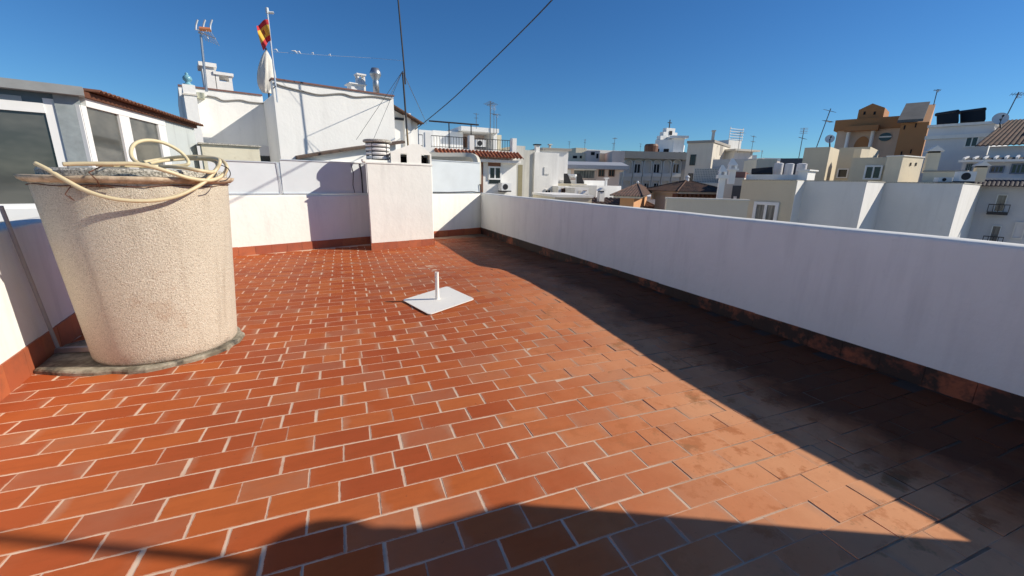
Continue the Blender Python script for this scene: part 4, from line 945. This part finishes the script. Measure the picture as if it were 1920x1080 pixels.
# ------------------------------------------------------------------ near low roofs in front of the long building
block('low_building','cream low building with shuttered openings below the solar heater','building',BEIGE,(1046,344,30),1100,100,6)
LWc=block('low_building','bright white windowless roof block, right of the solar heater','building',WHITE,(1096,338,31),1134,84,5)
LW=block('low_building','long bright white wall with a flat top, left of the orange turret','building',WHITE,(1119,348,28),1165,84,5)
lb=block('low_building','small white flat-roofed room with a dark doorway beneath the heater','building',WHITE2,(1078,352,26),1104,92,4); hole(lb,1084,357,1090,368,GREY,'doorway'); hole(lb,1093,357,1100,368,FRAMEB,'doorway')
lb=block('low_building','lowest cream roof ledge just above the parapet edge','building',BEIGE,(1040,370,20),1110,100,4,coping=WHITE2)
w_=block('low_building','white walled room with one curtained window, left foot of the solar heater','building',WHITE2,(1047,349,27),1070,92,4); window(w_,1053,354,1058,366,fr=FRAMEB)
chim(1099,358,378,9,22,95,WHITE2,'little gabled white chimney, nearer the parapet',cap='gable')
chim(1130,352,378,9,23,95,WHITE,'slim white chimney with a pitched hood before the long white wall',cap='gable')
chim(1138,333,349,3,29,95,WHITE,'thin white flue against the pink building',name='flue_pipe')
root=thing('solar_heater','solar water heater with a white cylinder and black sloping collectors on a cream roof','solar heater',q(1074,345,30)); s=30/F
mb=MB(); mb.tube([q(1062,330,30),q(1080,330,29.6)],3.2*s,14); mb.build('tank',FRAMEW,root,False)
for x in (1057,1081):
    mb=MB(); a=q(x,327,30); b_=q(x+2,344,29); d=Vector((.22,-.13,0)); mb.hexa([a,a+d,b_+d*1.6,b_-d*.3],[p+Vector((0,-.02,.06)) for p in (a,a+d,b_+d*1.6,b_-d*.3)]); mb.build('collector_panel',DARK,root)
mb=MB(); mb.tube([q(1063,345,30),q(1063,330,30)],.03,5); mb.tube([q(1080,345,29.6),q(1080,330,29.6)],.03,5); mb.build('stand',ALU,root)
# ------------------------------------------------------------------ grey building with arched bays
AR=block('arched_building','grey three-storey building with a row of arched window bays under a dark cornice','building',plaster((.78,.73,.65),.3,key='_arched'),(1165,297,62),1277,107,12,coping=None)
zt=AR.zt; zc=AR.hit(1200,286)[1]; root=AR.root
mb=MB(); AR.box(mb,-.3,AR.u+2.4,zt+.003,zc+.1,-12,.9); mb.build('cornice',GREYD,root)
mb=MB(); AR.box(mb,AR.u+.002,AR.u+2.2,GZ,zt,-12,.5); mb.build('end_wall',GREYD,root)
bays=[(1169,1184),(1185,1200),(1201,1217),(1218,1234),(1235,1250),(1251,1262)]
bays=[(1168+i*18.1,1168+(i+1)*18.1-1.6) for i in range(6)]
for i,(x0,x1) in enumerate(bays):
    u0_,u1_,z0_,z1_=AR.rect(x0,299,x1,325); w_=u1_-u0_; r_=w_/2; zc_=z1_-r_*.75
    mb=MB(); K=10
    vs=[AR.P(u0_,z0_,.003)]+[AR.P(u0_,zc_,.003)]
    inner=[];outer=[]
    for k in range(K+1):
        a=PI-PI*k/K; outer.append((u0_+r_+r_*math.cos(a),zc_+r_*.72*math.sin(a))); inner.append((u0_+r_+r_*.8*math.cos(a),zc_+r_*.55*math.sin(a)))
    for k in range(K):
        (a,b_),(c,d)=outer[k],outer[k+1]; (e_,f_),(g_,h_)=inner[k],inner[k+1]
        mb.hexa([AR.P(a,b_,.003),AR.P(c,d,.003),AR.P(g_,h_,.003),AR.P(e_,f_,.003)],[AR.P(a,b_,.45),AR.P(c,d,.45),AR.P(g_,h_,.45),AR.P(e_,f_,.45)])
    AR.box(mb,u0_,u0_+w_*.1,z0_,zc_,.003,.45); AR.box(mb,u1_-w_*.1,u1_,z0_,zc_,.003,.45); AR.box(mb,u0_,u1_,z0_-.5,z0_-.01,.003,.5)
    mb.build('arched_bay',plaster((.78,.75,.68),.3,key='_bay'),root)
    # lower floor band and piers
    a=AR.rect(x0,332,x1,339); mb=MB(); AR.box(mb,u0_,u1_,a[2],a[3],.003,.35); AR.box(mb,u0_,u0_+w_*.1,a[2]-3.2,a[2]-.002,.003,.35); AR.box(mb,u1_-w_*.1,u1_,a[2]-3.2,a[2]-.002,.003,.35); mb.build('bay_panel',plaster((.74,.71,.64),.3,key='_bay_panel'),root)
    if i%2==1: window(AR,x0+3,308,x1-3,324,mull=1)
    if i in (1,2,3,5): window(AR,x0+3,344,x1-3,355,mull=1)
# ------------------------------------------------------------------ white church-like building with bell gable
CH_=block('church','white church-like building with a bell gable and cross behind the arched building','church',WHITE,(1229,262,85),1266,140,10,zb=0,Cpx=1285)
root=CH_.root
for (x0,x1) in ((1244,1254),(1230,1236)): hole(CH_,x0,279,x1,287,DARK,'arch_opening')
mb=MB(); c=CH_.P(CH_.hit(1249,262)[0],CH_.zt,-2); 
for (hw,h0,h1) in ((2.2,0,.7),(1.6,.7,1.4),(1.0,1.4,2.1)): mb.box((c.x-hw,c.y-.5,c.z+h0+.003),(c.x+hw,c.y+.5,c.z+h1))
mb.build('bell_gable',WHITE,root)
mb=MB(); mb.box((c.x-.3,c.y-.6,c.z+.9),(c.x+.3,c.y-.505,c.z+1.6)); mb.build('bell_opening',DARK,root)
mb=MB(); zz=c.z+2.1; mb.box((c.x-.07,c.y-.06,zz),(c.x+.07,c.y+.06,zz+1.5)); mb.box((c.x-.45,c.y-.05,zz+.9),(c.x+.45,c.y+.05,zz+1.04)); mb.build('cross',IRON,root)
block('far_building','small white block with a flat hood right of the bell gable','building',WHITE,(1264,259,84),1284,112,4,zb=0,coping=WHITE,ch=.4,co=.5)
cb=block('far_building','white roof storey with small round-topped openings along the church roof','building',WHITE2,(1206,284,80),1292,112,6,zb=0)
for x in (1222,1232,1262,1272,1281): hole(cb,x,285,x+4,290,DARK,'opening')
root=thing('roof_tank','brown cylindrical roof tank left of the church','water tank',q(1220,286,78)); mb=MB(); c=q(1220,288,78); mb.lathe(c,[(1.1,0),(1.15,1.2),(1.0,1.5),(.001,1.6)],16); mb.build('barrel',FRAMEB,root)
# ------------------------------------------------------------------ tall beige building
TB=block('tall_building','tall grey-beige apartment building with an angled white side and roof tower','building',plaster((.68,.63,.53),.25,key='_tall'),(1290,269,50),1338,150,8,Cpx=1384)
root=TB.root
cop(TB,-.1,TB.u+.1,TB.zt,-TB.depth,.1,.25,mat=GREYD)
window(TB,1295,291,1303,309,mull=1,fr=IRON); window(TB,1291,326,1298,340,mull=1,fr=IRON)
hole(TB.side,1350,270,1355,292,GREYD,'slot')
mb=MB(); 
chim(1339,244,266,5,52,128,GREY,'tall square grey flue on the tall beige building roof',name='flue_pipe')
TW=block('roof_tower','cream roof tower with a slatted rail, right end of the tall beige building','tower',WHITE2,(1367,262,56),1391,86,1.5,zb=0)
mb=MB(); 
for k in range(5): z=TW.zt+.05+k*.28; TW.box(mb,-.1,TW.u+.1,z,z+.06,.0,.05); TW.box(mb,TW.u+.05,TW.u+.1,z,z+.06,-1.5,-.0)
for u_ in (0,TW.u): TW.box(mb,u_,u_+.06,TW.zt+.001,TW.zt+1.4,-.06,-.001)
mb.build('slatted_rail',FRAMEW,TW.root)
block('roof_storey','low cream roof storey with a projecting slab beside the roof tower','building',WHITE2,(1378,283,54),1412,90,1.5,zb=0,coping=GREY,ch=.2,co=.5)
WG=block('long_wing','long grey wing with a flat top stretching right from the tall building','building',plaster((.60,.56,.52),.2,key='_wing'),(1337,299,44),1430,156,8,Cpx=1465)
# lattice panel
u0_,u1_,z0_,z1_=TB.rect(1303,316,1345,345); 
la=facaz(q(1303,316,43),128); u1_=la.hit(1346,318)[0]; z1_=la.A.z; z0_=la.hit(1320,342)[1]
root=thing('lattice_screen','large square-grid lattice screen on the flank of the tall building','lattice',la.P(u1_/2,z0_),None)
mb=MB(); la.box(mb,0,u1_,z0_,z1_,-.3,-.06); mb.build('backing',flat('lattice_back',(.34,.34,.33),.7),root)
mb=MB()
for k in range(15): c=u1_*k/14; la.box(mb,c-.03,c+.03,z0_,z1_,-.05,.03)
for k in range(9): c=z0_+(z1_-z0_)*k/8; la.box(mb,-.03,u1_+.03,c-.03,c+.03,-.04,.04)
mb.build('lattice',plaster((.70,.67,.60),.1,key='_lattice'),root)
lo_=block('house','grey-beige lower house below the lattice screen, behind the hip roof','house',GREY,(1292,342,42),1372,128,6)
for a in ((1383,247,286,52,2,'thin antenna before the slatted rail of the roof tower'),(1408,254,290,52,0,'fine antenna just right of the slatted roof tower'),(1427,282,297,60,1,'pale stubby antenna on the far right of the long wing')): aerial(a[0],a[1],a[2],a[3],a[5],a[4],r=.03)
# ------------------------------------------------------------------ hip-roofed pavilion and orange turret
HPf=block('pavilion','white pavilion with a brown clay-tiled hip roof and dark bracketed eaves','house',WHITE,(1277,363,20),1352,102,2.2)
root=HPf.root; hz=HPf.hit(1310,361)[1]
o_=.55; pk=HPf.hit(1318,339)[1]
mb=MB(); HPf.box(mb,-.35,HPf.u+.35,HPf.zt+.003,HPf.zt+.08,-2.75,.35); mb.build('eaves_board',GREY,root)
mb=MB(); 
for k in range(14):
    c=-.4+(HPf.u+.7)*k/13; HPf.box(mb,c,c+.09,HPf.zt-.16,HPf.zt,.001,.3)
mb.build('brackets',FRAMEB,root)
hiproof(HPf,-.45,HPf.u+.45,-2.85,.45,HPf.zt+.085,zrow0(HPf.P(HPf.u/2,0,-1.2),339),(HPf.u+.9)*.5-.05,root,rib=.10,amp=.022)
mb=MB(); c=HPf.P(HPf.u/2,zrow0(HPf.P(HPf.u/2,0,-1.2),338),-1.2); mb.lathe(c,[(.09,-.05),(.07,.08),(.11,.14),(.001,.24)],12); mb.build('finial',FRAMEW,root)
TU=block('turret','small orange turret with a pyramid clay-tile roof, low behind the right parapet','house',ORANGE,(1163,371,16),1189,132,2.0,Cpx=1213)
root=TU.root; dd_=TU.depth
mb=MB(); TU.box(mb,-.22,TU.u+.22,TU.zt+.003,TU.zt+.07,-dd_-.22,.22); mb.build('eaves_board',GREY,root)
hiproof(TU,-.32,TU.u+.32,-dd_-.32,.32,TU.zt+.075,TU.hit(1190,352)[1]+.12,(TU.u+.64)*.5-.02,root,amp=.022,rib=.10)
mb=MB(); mb.lathe(TU.P(TU.u/2,TU.hit(1190,352)[1]+.1,-dd_/2),[(.06,-.05),(.05,.06),(.075,.1),(.001,.18)],10); mb.build('finial',FRAMEW,root)
# dark tiled roofs below the turret
def lowroof(x0,x1,pyr,pye,D0,D1,az,label):
    a=q(x0,pye,D0); f=facaz(a,az); u=f.hit(x1,pye)[0]; zr=q((x0+x1)/2,pyr,D1).z
    root=thing('tiled_roof',label,'roof',f.P(u/2,GZ,-(D1-D0)/2)); 
    mb=MB(); f.box(mb,.05,u-.05,GZ,a.z-.06,-(D1-D0)*2,-.05); mb.build('wall',WHITE2,root)
    mb=MB(); corr(f.P(0,a.z,.15),f.P(u,a.z,.15),f.P(u,zr,-(D1-D0)),f.P(0,zr,-(D1-D0)),int(u/.24),.06,mb,.03,5)
    corr(f.P(0,a.z,-(D1-D0)*2-.1),f.P(u,a.z,-(D1-D0)*2-.1),f.P(u,zr,-(D1-D0)),f.P(0,zr,-(D1-D0)),int(u/.24),.06,mb,.03,5)
    mb.build('tiles',CLAY,root)
lowroof(1092,1255,373,396,20.5,24,106,'dark weathered clay roof slope around the foot of the orange turret')
chim(1182,352,366,6,24,110,WHITE,'small white chimney peeping behind the turret roof',cap='posts')
chim(1234,353,374,8,22,110,WHITE,'white hooded chimney between the turret and the pavilion',cap='gable')
chim(1226,358,374,5,22.5,110,WHITE,'narrower white chimney stuck beside the hooded one',cap='flat')
block('flat_roof','pale grey flat roof between the turret and the pavilion','roof',LAV,(1200,368,25),1266,110,8,zb=GZ)
# beige parapet wall behind our own parapet
BW=block('boundary_wall','plain grey-beige wall just beyond the right parapet, in front of the pavilion','wall',plaster((.70,.61,.48),.2,key='_boundary'),(1251,373,12.5),1405,122,.25,coping=GREY,ch=.04,co=.02)
# slender white chimneys
for (px,yt,yb,wp,D,lab) in ((1356,311,382,11,15.5,'tall slender white chimney with a horned cap, nearest of the pair'),(1375,299,345,12,17.5,'slender white chimney with a horned cap, behind and right of its twin')):
    f=chim(px,yt+17,yb,wp,D,126,WHITE,lab,cap='flat',group='slender horned chimneys')
    s=D/F; u=wp*s*1.15; c=f.P(f.hit(px,yt+17)[0],f.A.z,-u*.45)
    mb=MB(); zt=f.A.z; 
    for (du) in (-.32,.32): mb.hexa([c+f.e*u*(du-.12)+f.n*u*.3,c+f.e*u*(du+.12)+f.n*u*.3,c+f.e*u*(du+.12)-f.n*u*.3,c+f.e*u*(du-.12)-f.n*u*.3],[v+Vector((0,0,5*s)) for v in (c+f.e*u*(du-.12)+f.n*u*.3,c+f.e*u*(du+.12)+f.n*u*.3,c+f.e*u*(du+.12)-f.n*u*.3,c+f.e*u*(du-.12)-f.n*u*.3)])
    b4=[c+Vector((0,0,5.1*s))+f.e*u*a+f.n*u*b_ for a,b_ in ((-.5,.4),(.5,.4),(.5,-.4),(-.5,-.4))]; mb.hexa(b4,[c+Vector((0,0,16*s))-f.e*u*.15+f.n*u*b_*.3+f.e*u*a*.2 for a,b_ in ((-.5,.4),(.5,.4),(.5,-.4),(-.5,-.4))])
    mb.build('horned_cap',WHITE,f.root)
# ------------------------------------------------------------------ beige house with glazed door, then stepped white walls
GA=164
BH=block('house','beige house with a white framed glazed door, left of the stepped white walls','house',plaster((.66,.58,.43),.2,key='_beige_shade'),(1392,338,17.5),1495,GA,3)
B_=BH.P(BH.u,BH.zt); 
window(BH,1417,384,1452,425,gl=GLASS2,mull=1,fwid=.10,name='glazed_door')
cop(BH,-.05,BH.u,BH.zt,-3,.03,.03,mat=LICH)
# recess to the left with a dark opening
RL=block('house_porch','shaded porch with a dark square opening left of the beige house','house',plaster((.66,.62,.54),.2,key='_porch'),(1352,333,19.5),1396,GA-20,4)
hole(RL,1372,348,1391,378,flat('porch_dark',(.10,.11,.12),.9),'opening'); hole(RL,1375,368,1381,378,WHITE,'white_bin',n1=.06)
RR=block('roof_shed','little red-brown roofed shed above the porch','shed',BRK,(1369,322,21),1398,GA-20,2,zb=RL.zt)
W1=block('stepped_wall','first and leftmost bay of the stepped white walls, its short return lit by the sun','wall',plaster((.80,.78,.73),.25,key='_step'),Vector((B_.x,B_.y,B_.z)),1496,GA,Cpx=1510,py=338)
WD=plaster((.80,.78,.74),.3,key='_step2')
c1_=W1.P(W1.u,BH.zt,-W1.depth); 
W2=block('stepped_wall','middle bay of the stepped white walls, long and shaded','wall',WD,c1_,1626,GA,Cpx=1660,py=340,group='stepped white walls',coping=LICH,ch=.03,co=.02)
c2_=W2.P(W2.u,BH.zt,-W2.depth)
W3=block('stepped_wall','rightmost bay of the stepped white walls, ending in a broad sunlit face','wall',WD,c2_,1807,GA,Cpx=1871,py=342,group='stepped white walls',coping=LICH,ch=.03,co=.02)
# things on the flat roof behind those walls
def can(px,yt,yb,wp,D,label,mat=FRAMEW):
    c=q(px,yb,D); s=ms(px,D); h=(yb-yt)*s*.97; r_=wp/2*s*.8
    root=thing('water_cylinder',label,'water tank',c,'white water cylinders on the flat roof')
    mb=MB(); mb.lathe(c,[(r_,0),(r_,h*.9)],20); mb.build('body',mat,root,False); mb=MB(); mb.lathe((c.x,c.y,c.z+h*.9+.002),[(r_*1.04,0),(r_*1.02,h*.04),(r_*.6,h*.09),(.001,h*.1)],20); mb.build('lid',mat,root)
can(1457,306,330,18,22.5,'leftmost of the three white water cylinders on the flat roof',LAV); can(1477,307,330,18,22.2,'middle one of the three white water cylinders',LAV); can(1500,307,330,20,22.6,'rightmost white water cylinder, partly behind the white cube chimney',LAV)
rw=block('roof_wall','low white roof kerb below the water cylinders','wall',WHITE2,(1400,327,20.5),1502,GA-8,.4,zb=BH.zt-.2)
chim(1507,318,339,18,20,GA,WHITE,'white cubic chimney right of the water cylinders',cap='flat',dep=.8)
root=thing('solar_collector','black sloping solar collector left of the water cylinders','solar collector',q(1425,326,22),'black solar collectors')
a=q(1409,319,22.5);b_=q(1448,316,22);c=q(1448,328,21.5);d=q(1409,328,22)
mb=MB(); mb.hexa([d,c,b_,a],[p+Vector((-.02,-.02,.07)) for p in (d,c,b_,a)]); mb.build('collector',DARK,root)
mb=MB(); mb.tube([a,a-Vector((0,0,.5))],.03,5); mb.tube([b_,b_-Vector((0,0,.6))],.03,5); mb.build('stand',ALU,root)
db_=block('roof_building','dark grey sheet-roofed hut behind the water cylinders','hut',flat('dark_sheet',(.09,.10,.12),.6),(1464,297,30),1508,GA-20,3,zb=0)
block('roof_building','small cream hut at the end of the long wing','hut',BEIGE,(1420,298,36),1458,GA-40,3,zb=0)
aerial(1497,240,300,26,'antenna with a white head and side arm, nearest the water cylinders',1,r=.025)
aerial(1531,203,276,24,'tall leaning antenna mast on the cream roof block, left of the round dish',0,r=.028,lean=.45)
dish(1556,260,8.5,24,277,'round pale satellite dish on the cream roof block, left of the ochre building',228,.3)
# cream blocks
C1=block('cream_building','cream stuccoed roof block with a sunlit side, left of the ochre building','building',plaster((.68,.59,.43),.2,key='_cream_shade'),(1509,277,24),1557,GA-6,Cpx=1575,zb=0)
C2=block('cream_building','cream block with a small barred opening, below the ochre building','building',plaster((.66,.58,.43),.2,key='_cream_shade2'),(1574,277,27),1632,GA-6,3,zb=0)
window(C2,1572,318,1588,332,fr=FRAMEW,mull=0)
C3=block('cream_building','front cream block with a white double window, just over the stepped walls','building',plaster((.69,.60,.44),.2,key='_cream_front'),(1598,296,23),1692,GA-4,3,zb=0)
window(C3,1624,313,1650,334,mull=1)
u0_,u1_,z0_,z1_=C3.rect(1662,302,1680,312); mb=MB(); C3.box(mb,u0_,u1_,z0_,z1_,.001,.25); mb.build('vent_box',GREY,C3.root)
C4=block('cream_building','sunlit cream wall with two tiny vents, right of the double window','building',CREAM,(1694,293,22),1733,88,.5,zb=0,coping=WHITE2,ch=.04,co=.03)
hole(C4,1706,305,1708,311,DARK,'vent'); hole(C4,1716,305,1718,311,DARK,'vent')
sb_=block('cream_building','small sunlit cream stub with a wall bracket between the cream blocks','building',CREAM,(1616,279,25),1632,90,.3,zb=0)
# ochre building
O1=block('ochre_building','ochre and tan building with an arch, slim white columns and a gabled top','building',TAN,(1570,246,42),1693,158,12,zb=0)
root=O1.root; zA=O1.zt; zU=O1.hit(1630,222)[1]
mb=MB(); zB_=O1.hit(1690,214)[1]; mb.hexa([O1.P(-.2,zA+.002,.25),O1.P(O1.u+.2,zA+.002,.25),O1.P(O1.u+.2,zA+.002,-12),O1.P(-.2,zA+.002,-12)],[O1.P(-.2,zU,.25),O1.P(O1.u+.2,zU,.25),O1.P(O1.u+.2,zU,-12),O1.P(-.2,zU,-12)]); mb.build('attic_band',BROWN,root)
g=O1; u0_=g.hit(1607,222)[0]; u1_=g.hit(1656,218)[0]; um=g.hit(1635,200)[0]; z1_=g.hit(1610,206)[1]; zp=g.hit(1634,194)[1]
mb=MB(); prof=[(u0_,zU+.003),(u1_,zU+.003),(u1_,z1_),(um,zp),(u0_,z1_)]; n=5
mb.hexa([g.P(u,z,.0) for u,z in prof],[g.P(u,z,-2.6) for u,z in prof]); mb.build('gable',BROWN,root)
for x in (1621,1640): hole(g,x-2,209,x+2,215,DARK,'gable_vent')
# arch
uc=g.hit(1616,270)[0]; zc_=g.hit(1616,277)[1]; rr=(g.hit(1631,270)[0]-g.hit(1602,270)[0])/2*1.0; za=(g.hit(1616,256)[1]-zc_)
pts=[(uc+rr*math.cos(PI*k/16),zc_+za*math.sin(PI*k/16)) for k in range(17)]+[(uc-rr,zc_-3),(uc+rr,zc_-3)]
mb=MB(); mb.hexa([g.P(u,z,.002) for u,z in pts],[g.P(u,z,.06) for u,z in pts]); mb.build('arch',BROWN,root)
for x in (1591,1636):
    mb=MB(); u_=g.hit(x,260)[0]; mb.tube([g.P(u_,0,.35),g.P(u_,zA-.15,.35)],.12,14); mb.build('column',WHITE,root,False)
mb=MB(); g.box(mb,g.hit(1588,243)[0],g.hit(1650,240)[0],zA-.14,zA+.2,.26,.9); mb.build('pergola_beam',BROWN,root)
u_=g.hit(1660,257)[0]; z_=g.hit(1660,257)[1]; mb=MB(); rr=.36; vs=[g.P(u_+rr*math.cos(2*PI*k/20),z_+rr*.8*math.sin(2*PI*k/20),.003) for k in range(20)]; mb.hexa(vs,[v+g.n*.05 for v in vs]); mb.build('round_window',GLASS,root)
mb=MB(); g.box(mb,u_-.34,u_+.34,z_-.03,z_+.06,.056,.09); mb.build('window_bar',FRAMEW,root)
O2=block('ochre_tower','tall ochre tower with a sloping grey slab roof and slit windows','tower',BROWN,(1690,232,38),1742,156,Cpx=1768,zb=0)
root=O2.root; d_=O2.depth
zt=O2.zt; zr=O2.hit(1742,195)[1]
def zrow(p,py):
    lo,hi=-30,60
    for _ in range(50):
        m_=(lo+hi)/2; v=Vector((p.x,p.y,m_))-CAM; yy=540-F*v.dot(up)/v.dot(fw)
        if yy>py: lo=m_
        else: hi=m_
    return lo
dd=min(d_-.2,3.2); zk=zrow(O2.P(O2.u,0,-dd),191)
mb=MB(); mb.hexa([O2.P(0,zt+.003,-.01),O2.P(O2.u,zt+.003,-.01),O2.P(O2.u,zt+.003,-dd-.3),O2.P(0,zt+.003,-dd-.3)],[O2.P(0,zt+.03,-.01),O2.P(O2.u,zt+.03,-.01),O2.P(O2.u,zk-.1,-dd-.3),O2.P(0,zk-.1,-dd-.3)]); mb.build('upper_wall',ORANGE,root)
mb=MB(); mb.hexa([O2.P(-.2,zt+.035,.3),O2.P(O2.u-.3,zt+.035,.3),O2.P(O2.u-.3,zk-.05,-dd-.3),O2.P(-.2,zk-.05,-dd-.3)],[O2.P(-.2,zt+.2,.3),O2.P(O2.u-.3,zt+.2,.3),O2.P(O2.u-.3,zk+.1,-dd-.3),O2.P(-.2,zk+.1,-dd-.3)]); mb.build('sloping_roof',flat('slab_grey',(.17,.17,.165),.9,0,.35,1.2),root)
for x,y in ((1696,238),(1717,234),(1708,283),(1690,287)): hole(O2,x-1.5,y-3,x+1.5,y+5,DARK,'slit_window')
aerial(1750.5,168,197,37.5,'antenna on the tip of the ochre tower',3,r=.035,lean=-.0)
# white building at right with solar collectors
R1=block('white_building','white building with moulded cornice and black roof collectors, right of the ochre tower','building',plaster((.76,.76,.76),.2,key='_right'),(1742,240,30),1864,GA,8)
root=R1.root; zt=R1.zt
mb=MB(); R1.box(mb,-.05,R1.u+.08,zt-.55,zt-.38,.001,.12); R1.box(mb,-.05,R1.u+.12,zt-.001+.004,zt+.12,-R1.depth,.14); mb.build('cornice',WHITE2,root)
window(R1,1812,258,1832,274,mull=1)
for (x0,x1,y0,y1,D,lab) in ((1756,1796,210,232,31,'left black solar collector drum row on the white building'),(1800,1846,206,228,30.5,'right larger black solar collector on the white building')):
    r_=thing('solar_collector',lab,'solar collector',q((x0+x1)/2,y1,D),'black solar collectors'); a=q(x0,y0+6,D+1);b_=q(x1,y0,D);c=q(x1,y1,D-.8);d=q(x0,y1+4,D+.2)
    mb=MB(); mb.hexa([d,c,b_,a],[p+Vector((-.03,-.03,.1)) for p in (d,c,b_,a)]); mb.build('collector',DARK,r_)
    mb=MB(); mb.tube([q(x0,y0+5,D+1),q(x1,y0-1,D)],.09,8); mb.build('header_tube',IRON,r_)
dish(1876,222,14,28,240,'large grey satellite dish at the right corner of the white building',236,.3)
aerial(1880,172,232,28,'leaning antenna with a bright white head behind the large dish',3,r=.028,lean=.55)
# tiled mansard with skylight at far right
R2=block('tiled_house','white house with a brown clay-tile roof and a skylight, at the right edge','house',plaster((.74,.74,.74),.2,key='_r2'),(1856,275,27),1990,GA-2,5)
root=R2.root; fB=Fac(R2.P(0,0,-3.6),R2.e); ub_=fB.hit(1887,226)[0]; zr=fB.hit(1887,226)[1]-1.9
mb=MB(); corr(R2.P(-.4,R2.zt+.02,.45),R2.P(R2.u,R2.zt+.02,.45),R2.P(R2.u,zr+1.9,-3.6),R2.P(ub_,zr+1.9,-3.6),int((R2.u+.4)/.15),.035,mb,.04,5); mb.build('roof',CLAY,root)
sx=R2.hit(1890,252)[0]; dz=(zr+1.88-R2.zt)/4.05
mb=MB(); 
def rp_(u,n,h=0): return R2.P(u,R2.zt+.02+(.45-n)*dz+h,n)
sx+=.75; mb.hexa([rp_(sx-.28,-.8,.04),rp_(sx+.28,-.8,.04),rp_(sx+.28,-1.3,.04),rp_(sx-.28,-1.3,.04)],[rp_(sx-.28,-.8,.09),rp_(sx+.28,-.8,.09),rp_(sx+.28,-1.3,.09),rp_(sx-.28,-1.3,.09)]); mb.build('skylight',FRAMEW,root)
# terrace storey with pergola, windows
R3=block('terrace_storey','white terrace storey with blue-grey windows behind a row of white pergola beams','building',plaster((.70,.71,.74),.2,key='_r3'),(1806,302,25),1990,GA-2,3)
root=R3.root
for r_ in ((1797,308,1818,320),(1859,313,1876,322),(1898,309,1918,324)): window(R3,max(r_[0],1812),r_[1],r_[2]+4,r_[3],fr=flat('blue_grey_frame_%d'%r_[0],(.16,.20,.28),.6),mull=2)
mb=MB(); 
for k in range(9):
    u_=R3.u*k/9; mb.hexa([R3.P(u_,R3.zt+.03,.5),R3.P(u_+.07,R3.zt+.03,.5),R3.P(u_+.07,R3.zt+.18,-1),R3.P(u_,R3.zt+.18,-1)],[R3.P(u_,R3.zt+.09,.5),R3.P(u_+.07,R3.zt+.09,.5),R3.P(u_+.07,R3.zt+.24,-1),R3.P(u_,R3.zt+.24,-1)])
R3.box(mb,-.1,R3.u,R3.zt-.06,R3.zt+.02,.38,.46); mb.build('pergola_beams',FRAMEW,root)
mb=MB(); mb.hexa([R3.P(0,R3.zt+.003,.3),R3.P(R3.u,R3.zt+.003,.3),R3.P(R3.u,R3.zt+.1,-1),R3.P(0,R3.zt+.1,-1)],[R3.P(0,R3.zt+.028,.3),R3.P(R3.u,R3.zt+.028,.3),R3.P(R3.u,R3.zt+.16,-1),R3.P(0,R3.zt+.16,-1)]); mb.build('pergola_sheet',DARK,root)
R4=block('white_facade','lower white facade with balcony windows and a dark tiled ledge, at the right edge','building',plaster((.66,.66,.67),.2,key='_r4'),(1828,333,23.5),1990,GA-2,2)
root=R4.root
mb=MB(); z_=R4.hit(1890,338)[1]; z2=R4.hit(1890,349)[1]; corr(R4.P(-.1,z_,.02),R4.P(R4.u,z_,.02),R4.P(R4.u,z2,.55),R4.P(-.1,z2,.55),int(R4.u/.1),.02,mb,.03,5); mb.build('tiled_ledge',flat('dark_tile',(.05,.04,.045),.8),root)
window(R4,1868,366,1884,396,gl=GLASS2,rail=True,mull=0); window(R4,1858,424,1872,456,gl=GLASS2,rail=True,mull=0); window(R4,1902,418,1919,446,fr=WHITE2,gl=LAV,mull=0)
# yellow chimneys, AC units, low cream wall on the stepped roof
C5=block('low_wall','low cream roof wall with a dark top line behind the air conditioner','wall',CREAM,(1732,322,21.8),1812,GA,.3,zb=BH.zt-.2,coping=GREYD,ch=.04,co=.03)
chim(1757,273,324,24,21.8,GA-20,CREAM,'yellow rendered chimney with a gabled hood, the larger left one',cap='gable',capm=WHITE2)
chim(1846,302,341,22,22.5,GA-20,CREAM,'yellow rendered chimney with a gabled hood, at the end of the stepped walls',cap='gable',capm=WHITE2)
acf=facaz(q(1786,322,20.6),GA-30)
acunit(acf,1788,322,1818,340,'air conditioner with a round black fan, between the two yellow chimneys',.35)
acf2=facaz(q(1750,332,20.8),GA-30); acunit(acf2,1750,333,1776,341,'low air conditioner half hidden behind the stepped wall top',.35)
# distant filler roofs so the skyline closes
for (x0,y,x1,D,lab) in ((1290,288,1420,110,'far white flat roofs beyond the slatted tower'),(1430,296,1520,120,'far pale roofs beyond the water cylinders')):
    block('far_building',lab,'building',WHITE2,(x0,y,D),x1,110,12)
